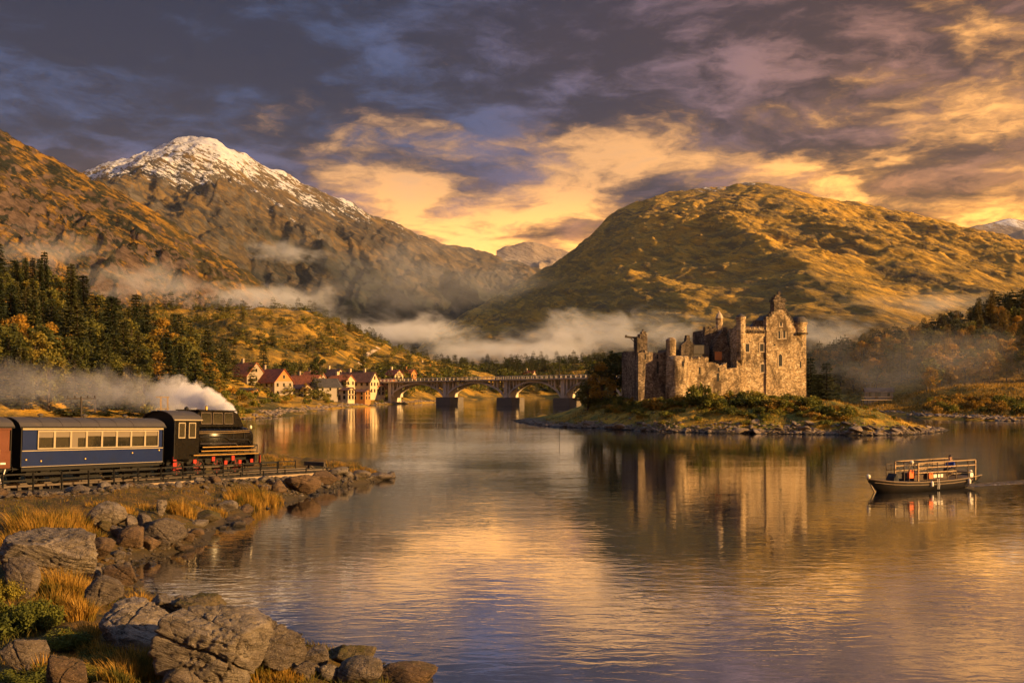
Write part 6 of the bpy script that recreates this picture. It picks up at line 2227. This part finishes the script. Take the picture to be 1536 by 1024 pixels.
lowc = [conifer_meshes(300 + i, 14, 3.0, 11, .8, .05, .05)[:2] for i in range(4)]
lowb = [leaf_cloud(np.random.RandomState(320 + i), [(np.random.RandomState(330 + i * 9 + k).normal(0, 1.6, 3) * (1, 1, .7) + (0, 0, 4.2)) for k in range(9)], [1.9] * 9, [13] * 9, .75) for i in range(4)]
sp = {'c': [], 'b': [], 's': []}
rs = np.random.RandomState(77)
N = 26000
Y = rs.uniform(300, 960, N); px = rs.uniform(-30, 1570, N)
x = wx(px, Y)
g = ground_h(x, Y); d = poly_dist(x, Y, LAKE)
nz_ = fbm(x / 45, Y / 45, 4, 151)
for i in range(N):
    if d[i] < 14:
        continue
    P_, Y_, n_ = px[i], Y[i], nz_[i]
    if P_ < 700 and Y_ > 350 and Y_ < 720:           # scrub on the golden hill
        if P_ > 570 and g[i] < 16 and rs.rand() < .8:
            sp['b' if rs.rand() < .7 else 'c'].append((x[i], Y_, g[i] - .2, rs.uniform(.45, .9), 1.1))
        elif n_ > -.12 and rs.rand() < .42:
            sp['s'].append((x[i], Y_, g[i] - .2, rs.uniform(.22, .62), 1.2))
        elif n_ > .2 and rs.rand() < .25:
            sp['c'].append((x[i], Y_, g[i] - .2, rs.uniform(.4, .8), 1.1))
        if P_ < 340 and Y_ < 470 and rs.rand() < .5:
            sp['c'].append((x[i], Y_, g[i] - .2, rs.uniform(.6, 1.0), 1.1))
    elif Y_ > 640 and P_ < 1250 and n_ > -.12 and rs.rand() < .8:     # rises beyond the bridge
        (sp['c'] if rs.rand() < .45 else sp['b']).append((x[i], Y_, g[i] - .3, rs.uniform(.5, 1.0), 1.1))
    elif P_ > 560 and Y_ > 470 and Y_ < 660 and rs.rand() < .55:
        sp['b'].append((x[i], Y_, g[i] - .2, rs.uniform(.4, .9), 1.1))
    elif P_ > 1130 and 430 < Y_ < 640 and rs.rand() < .5:
        (sp['c'] if rs.rand() < .7 else sp['b']).append((x[i], Y_, g[i] - .3, rs.uniform(.7, 1.0), 1.1))
    elif P_ < 640 and 300 < Y_ < 470 and d[i] < 60 and rs.rand() < .04:
        sp['s'].append((x[i], Y_, g[i] - .2, rs.uniform(.25, .5), 1.1))
merged("woodland", lowc, sp['c'], m_conif, 'far conifers on the slopes beyond the village and the bridge', 'woods')
merged("woodland", lowb, sp['b'], m_bush, 'far leafy woods beyond the bridge', 'woods')
merged("scrub", lowb, sp['s'], m_broad, 'bushy scrub dotted over the golden hill', 'scrub')

# ---- bushes on the island and shores
BUSH = []
for i in range(5):
    V, F = bush_mesh(400 + i)
    o = put_mesh("bush", V, F, m_bush if i % 5 != 3 else m_autumn)
    BUSH.append(o.data); bpy.data.objects.remove(o)


def bush(loc, w, h, label, group=None, k=None, name='bush'):
    o = bpy.data.objects.new(name, BUSH[k if k is not None else rnd.randrange(5)])
    o.location = loc; o.rotation_euler = (0, 0, rnd.uniform(0, 6.28)); o.scale = (w / 1.6, w / 1.6, h / 1.3)
    COL.objects.link(o)
    return tag(o, label, name, group)


def bush_at(px, py, w, h, label, group=None, hf=isle_h, k=None, y0=120, y1=420, name='bush'):
    g = drop(px, py, hf, y0, y1)
    return bush((g.x, g.y, g.z - .1), w, h, label, group, k, name)


bush_at(1048, 606, 2.6, 4.0, 'tallest round bush in front of the castle curtain wall', k=0)
bush_at(1036, 610, 2.1, 2.9, 'dark bush just left of the tallest bush below the curtain wall', k=1)
bush_at(1066, 608, 2.0, 2.6, 'olive bush just right of the tallest bush below the curtain wall', k=2)
for i in range(230):
    px = rnd.uniform(880, 1285)
    lo_y = 600 if px < 1210 else 604 + (px - 1210) * .18
    py = lo_y + abs(rnd.gauss(0, 11)) + 2
    if py > 640:
        continue
    sz = rnd.uniform(1.0, 2.2) * (1.25 if py < 614 else .75)
    bush_at(px, py, sz, sz * rnd.uniform(.6, .95), 'green shrub in the thicket below the castle walls', 'thicket below the castle', name='shrub')
for i in range(16):
    bush_at(rnd.uniform(1235, 1345), rnd.uniform(614, 634), rnd.uniform(.5, 1.1), rnd.uniform(.4, .9), 'low bush on the flat right end of the island', 'bushes on the right end of the island')
for i in range(46):
    px = rnd.uniform(1395, 1560); g = drop(px, rnd.uniform(600, 622), ground_h, 200, 420)
    bush((g.x, g.y, g.z - .2), rnd.uniform(1.6, 3.6), rnd.uniform(1.4, 3.2), 'rounded bush on the meadow shore at the right', 'bushes on the right meadow', 3 if px < 1500 and rnd.random() < .6 else None)
for i in range(40):
    px = rnd.uniform(345, 640); g = drop(px, 600 + rnd.uniform(-6, 12) * (1 if px < 480 else .4), ground_h, 200, 520)
    if float(poly_dist(np.array([g.x]), np.array([g.y]), LAKE)[0]) < 1.5:
        continue
    bush((g.x, g.y, g.z - .2), rnd.uniform(1.2, 2.8), rnd.uniform(1.2, 2.8), 'bush on the village shore below the houses', 'bushes on the village shore')
for i in range(150):
    Y_ = rnd.uniform(215, 330); px = rnd.uniform(-15, 375); x_ = wx(px, Y_)
    if float(poly_dist(np.array([x_]), np.array([Y_]), LAKE)[0]) < 3:
        continue
    bush((x_, Y_, float(ground_h(x_, Y_)) - .2), rnd.uniform(1.6, 3.4), rnd.uniform(1.6, 3.6), 'bush along the shore behind the train', 'bushes behind the train')
# heather and green cushions of the near slope
V, F = bush_mesh(450, 1.0, .8, 26, 170, .045)
o = put_mesh("bush", V, F, m_bush); NB = o.data; bpy.data.objects.remove(o)
for lab, px, py, w, h in [('dense dark green bush at the left edge of the foreground', 22, 950, .95, 1.0), ('green bush above the half buried rock', 52, 945, .75, .75), ('low green cushion before the golden tuft of the foreground', 95, 970, .7, .5),
                          ('green cushion on the foreground slope below the big pale boulder', 150, 1000, .7, .45), ('small green bush beside the leaning slab', 12, 900, .7, .8), ('low green cushion in the corner below the half buried rock', 40, 1022, .7, .4),
                          ('flat green cushion between the two smooth foreground rocks', 120, 1018, .6, .35), ('scrubby brown green bush right of the huge fissured boulder', 405, 1000, .6, .35)]:
    g = drop(px, py, near_h)
    o = bpy.data.objects.new("bush", NB)
    o.location = (g.x, g.y, g.z - .08); o.rotation_euler = (0, 0, rnd.uniform(0, 6)); o.scale = (w, w, h / .8)
    COL.objects.link(o); tag(o, lab, 'bush')

# ---- grass on the island and the meadow
rs = np.random.RandomState(91)
N = 24000
xx = rs.uniform(0, 78, N); yy = rs.uniform(150, 205, N)
d = -poly_dist(xx, yy, ISLE)
keep = (d > 1.6) & (fbm(xx / 5, yy / 5, 4, 161) > -.05)
xx, yy = xx[keep], yy[keep]
hh = rs.uniform(.25, .75, len(xx))
V, F = blades(np.stack([xx, yy, isle_h(xx, yy) - .05, hh, rs.normal(-.05, .15, len(xx)), rs.normal(0, .15, len(xx))], -1), 8, .06, 2)
tag(put_mesh("island_grass", V, F, m_grass), 'rough golden grass on the island slope', 'grass', kind='stuff')
N = 26000
px = rs.uniform(1270, 1560, N); yy = rs.uniform(222, 400, N); xx = wx(px, yy)
d = poly_dist(xx, yy, LAKE)
keep = d > 3
xx, yy = xx[keep], yy[keep]
hh = rs.uniform(.4, 1.1, len(xx))
V, F = blades(np.stack([xx, yy, ground_h(xx, yy) - .05, hh, rs.normal(-.05, .2, len(xx)), rs.normal(0, .2, len(xx))], -1), 9, .10, 2)
tag(put_mesh("meadow_grass", V, F, m_grass), 'golden meadow grass along the right shore', 'grass', kind='stuff')

# ---- shingle, too many to count
def shingle(name, pts, mat, label):
    v, f = rock_shape(640, 2, 9, .1, .1, 0)
    rsx = np.random.RandomState(5)
    Vs, Fs = [], []
    for i, (x, y, z, s, sq) in enumerate(pts):
        a = rsx.uniform(0, 6.28); c, sn = math.cos(a), math.sin(a)
        sx, sy = s * rsx.uniform(.7, 1.4), s * rsx.uniform(.6, 1.0)
        X_, Y_ = v[:, 0] * sx, v[:, 1] * sy
        Vs.append(np.stack([X_ * c - Y_ * sn + x, X_ * sn + Y_ * c + y, v[:, 2] * s * sq + rsx.uniform(-.3, .3) * X_ + z], -1)); Fs.append(f + i * len(v))
    return tag(put_mesh(name, np.concatenate(Vs), np.concatenate(Fs), mat, smooth=False), label, 'shingle', kind='stuff')


pts = []
for i in range(900):
    s = rnd.uniform(-7, 28); off = -3.6 - abs(rnd.gauss(0, 1.3)); q = track(s, off); g = float(near_h(q.x, q.y))
    if g > .0:
        sz = rnd.choice([.07, .09, .12, .16, .22]); pts.append((q.x, q.y, g + sz * .2, sz, .7))
for i in range(900):
    k = rnd.randrange(0, 18); a, b2 = Vector(BANK[k]), Vector(BANK[k + 1])
    q = a.lerp(b2, rnd.random()) + Vector((rnd.gauss(-.5, .7), rnd.gauss(0, .5))); g = max(float(near_h(q.x, q.y)), -.08)
    sz = rnd.choice([.05, .07, .1, .14]); pts.append((q.x, q.y, g + sz * .2, sz, .65))
shingle("shingle", pts, m_rock, 'small stones scattered along the near bank')
pts = []
for i in range(1500):
    k = rnd.randrange(0, 12); a, b2 = Vector(ISLE[k]), Vector(ISLE[k + 1])
    q = a.lerp(b2, rnd.random()) + Vector((rnd.gauss(0, .7), abs(rnd.gauss(0, 1.5)))); g = max(float(isle_h(q.x, q.y)), -.1)
    sz = rnd.choice([.15, .2, .28, .38]); pts.append((q.x, q.y, g + sz * .1, sz, .45))
shingle("shingle", pts, m_shore, 'small stones along the shore of the castle island')
pts = []
for i in range(1700):
    k = rnd.choice([3, 4, 5, 6, 7, 8, 9, 16, 17, 18, 19, 20, 21, 19, 20, 21]); a, b2 = Vector(LAKE[k]), Vector(LAKE[k + 1])
    q = a.lerp(b2, rnd.random()); sd_ = -1 if k < 12 else 1
    q = q + Vector((sd_ * abs(rnd.gauss(1, 3)), rnd.gauss(0, 2))); g = max(float(ground_h(q.x, q.y)), -.1)
    if g > 1.4:
        continue
    sz = rnd.choice([.25, .35, .5, .75]); pts.append((q.x, q.y, g + sz * .1, sz, .5))
shingle("shingle", pts, m_shore, 'stones along the village shore and the meadow shore')

# ------------------------------------------------------------------ the air
def volume_mat(name, col, density, aniso=0.0):
    m = bpy.data.materials.new(name)
    m.use_nodes = True
    t = NT(m.node_tree)
    for nd in list(t.n):
        t.n.remove(nd)
    v = t.node('ShaderNodeVolumePrincipled')
    v.inputs['Color'].default_value = (*col, 1)
    v.inputs['Density Attribute'].default_value = ""
    v.inputs['Anisotropy'].default_value = aniso
    t.put(v.inputs['Density'], density(t) if callable(density) else density)
    o = t.node('ShaderNodeOutputMaterial')
    t.l.new(v.outputs[0], o.inputs['Volume'])
    return m


m_haze = volume_mat("haze", (0.74, 0.86, 1.0), 1.15e-5)
hb = MB().box(-4200, 5200, -350, 7600, -6, 1750).build("haze", m_haze)
tag(hb, 'thin golden haze filling the whole valley', 'haze', kind='stuff')


# ---- banks of mist and the engine's steam: closed shells filled with uneven vapour
def shell(name, c, size, seed, density, scale, col, label, cat, cut=0.46, rot=0.0, zs=2.0, thick=0.28):
    """flattened ellipsoid of vapour, ragged inside"""
    v, f = ico(4)
    sx, sy, sz = size

    def dens(t):
        o = t.node('ShaderNodeTexCoord').outputs['Object']
        x_, y_, z_ = t.xyz(o)
        r2 = t.math('ADD', t.math('ADD', t.math('POWER', t.math('DIVIDE', x_, sx), 2.0), t.math('POWER', t.math('DIVIDE', y_, sy), 2.0)), t.math('POWER', t.math('DIVIDE', z_, sz), 2.0))
        fall = t.math('SUBTRACT', 1.0, t.math('SQRT', r2))
        q = t.vmath('ADD', t.comb(x_, y_, t.math('MULTIPLY', z_, zs)), (seed * 37.0, seed * 11.0, 0.0))
        n = t.noise(q, scale, 5, 0.62, 0.6)
        e = t.math('ADD', n, t.math('MULTIPLY', t.math('SUBTRACT', fall, 0.5), 0.55))
        s = t.step(e, cut, cut + thick)
        return t.math('MULTIPLY', t.math('MULTIPLY', s, t.step(fall, 0.0, 0.35)), density)
    m = volume_mat(name + "_vapour", col, dens)
    m.cycles.volume_step_rate = 0.5
    o = put_mesh(name, v * np.array(size), f, m)
    o.location = c
    o.rotation_euler = (0, 0, R(rot))
    return tag(o, label, cat, kind='stuff')


def mist(px, py, Y, wpx, hpx, deep, dens, seed, label, scale=None, cut=.47):
    c = at(px, py, Y)
    sx = wpx * Y / FPX / 2; sz = hpx * Y / FPX / 2
    return shell("mist", c, (sx, deep / 2, sz), seed, dens, scale or 4.2 / sx, (0.90, 0.94, 1.0), label, 'mist', cut)


mist(400, 455, 740, 420, 110, 160, .026, 1, 'bank of mist drifting across the rocky hillside above the village', cut=.48)
mist(230, 425, 720, 420, 110, 140, .013, 2, 'thin mist veil across the lower rocky hillside', cut=.48)
mist(70, 375, 760, 360, 120, 140, .0075, 3, 'faint mist on the rocky hillside above the dark wood', cut=.47)
mist(430, 378, 2500, 220, 60, 400, .0065, 4, 'small bright cloud floating in front of the dark mountain', cut=.48)
mist(590, 493, 1000, 460, 90, 240, .020, 5, 'mist bank in the valley mouth above the village hill', cut=.47)
mist(760, 522, 960, 620, 110, 200, .020, 6, 'mist lying in the valley behind the bridge', cut=.46)
mist(900, 500, 800, 600, 130, 160, .022, 7, 'mist rising behind the castle', cut=.48)
mist(1235, 500, 640, 260, 90, 80, .022, 8, 'patch of bright mist right of the castle keep', cut=.47)
mist(1410, 455, 800, 460, 80, 140, .008, 9, 'thin mist above the wood on the right', cut=.47)
mist(1390, 545, 318, 620, 190, 50, .0048, 10, 'low mist in front of the trees on the right shore', cut=.36)
mist(650, 415, 2200, 560, 190, 400, .0014, 11, 'faint blue haze on the foot of the dark mountain', cut=.36)


# steam: puffs strung along the wind, each a lobe of one plume
def steam():
    sp_ = [Vector((-19.9, 72.6, 4.9)), Vector((-21.2, 74.5, 5.7)), Vector((-25.2, 80, 6.4)), Vector((-31, 88, 6.9)), Vector((-40, 98, 7.2)), Vector((-54, 112, 7.6)), Vector((-74, 130, 8.0))]
    rad = [.30, .85, 1.6, 2.2, 2.8, 3.6, 4.4]
    n = 20
    vs = []; fs = []
    for i, (q, r) in enumerate(zip(sp_, rad)):
        d = (sp_[min(i + 1, 6)] - sp_[max(i - 1, 0)]).normalized()
        s = d.cross(Vector((0, 0, 1))).normalized(); u = s.cross(d)
        for k in range(n):
            a = 6.2832 * k / n
            vs.append(q + (s * math.cos(a) + u * math.sin(a)) * r * 1.25)
    for i in range(6):
        for k in range(n):
            k2 = (k + 1) % n
            fs.append((i * n + k, (i + 1) * n + k, (i + 1) * n + k2, i * n + k2))
    fs.append(tuple(range(n))); fs.append(tuple(6 * n + k for k in range(n - 1, -1, -1)))

    def dens(t):
        p = pos_vec(t)
        x_, y_, z_ = t.xyz(p)
        # along: piecewise straight in x; centre line and radius as curves of x
        def curve(vals):
            nd = t.node('ShaderNodeFloatCurve')
            cm = nd.mapping
            c = cm.curves[0]
            X0, X1 = -74.0, -19.6
            ptsx = sorted([((q.x - X0) / (X1 - X0), v) for q, v in zip(sp_, vals)])
            c.points[0].location = ptsx[0]; c.points[1].location = ptsx[-1]
            for q in ptsx[1:-1]:
                c.points.new(*q)
            cm.update()
            t.put(nd.inputs['Value'], t.math('DIVIDE', t.math('SUBTRACT', x_, X0), X1 - X0, clamp=True))
            return nd.outputs[0]
        cy = t.math('MULTIPLY', curve([q.y / 200 for q in sp_]), 200)
        cz_ = t.math('MULTIPLY', curve([q.z / 20 for q in sp_]), 20)
        rr = t.math('MULTIPLY', curve([r / 10 for r in rad]), 10)
        thin = curve([1.0, 1.0, .42, .045, .014, .007, .0])
        dist = t.math('SQRT', t.math('ADD', t.math('POWER', t.math('MULTIPLY', t.math('SUBTRACT', y_, cy), .72), 2.0), t.math('POWER', t.math('SUBTRACT', z_, cz_), 2.0)))
        fall = t.math('SUBTRACT', 1.0, t.math('DIVIDE', dist, rr))
        n1 = t.noise(p, .80, 6, .62, .6); n2 = t.noise(p, .24, 3, .5, .5)
        e = t.math('ADD', t.math('ADD', t.math('MULTIPLY', n1, .80), t.math('MULTIPLY', n2, .52)), t.math('MULTIPLY', fall, .40))
        return t.math('MULTIPLY', t.math('MULTIPLY', t.step(e, .79, .87), thin), 3.0)
    m = volume_mat("steam_vapour", (0.95, 0.96, 1.0), dens)
    m.cycles.volume_step_rate = 0.12
    o = MB().add(vs, fs).build("steam", m)
    return tag(o, 'plume of steam blowing back from the engine over the train', 'steam', kind='stuff')


steam()
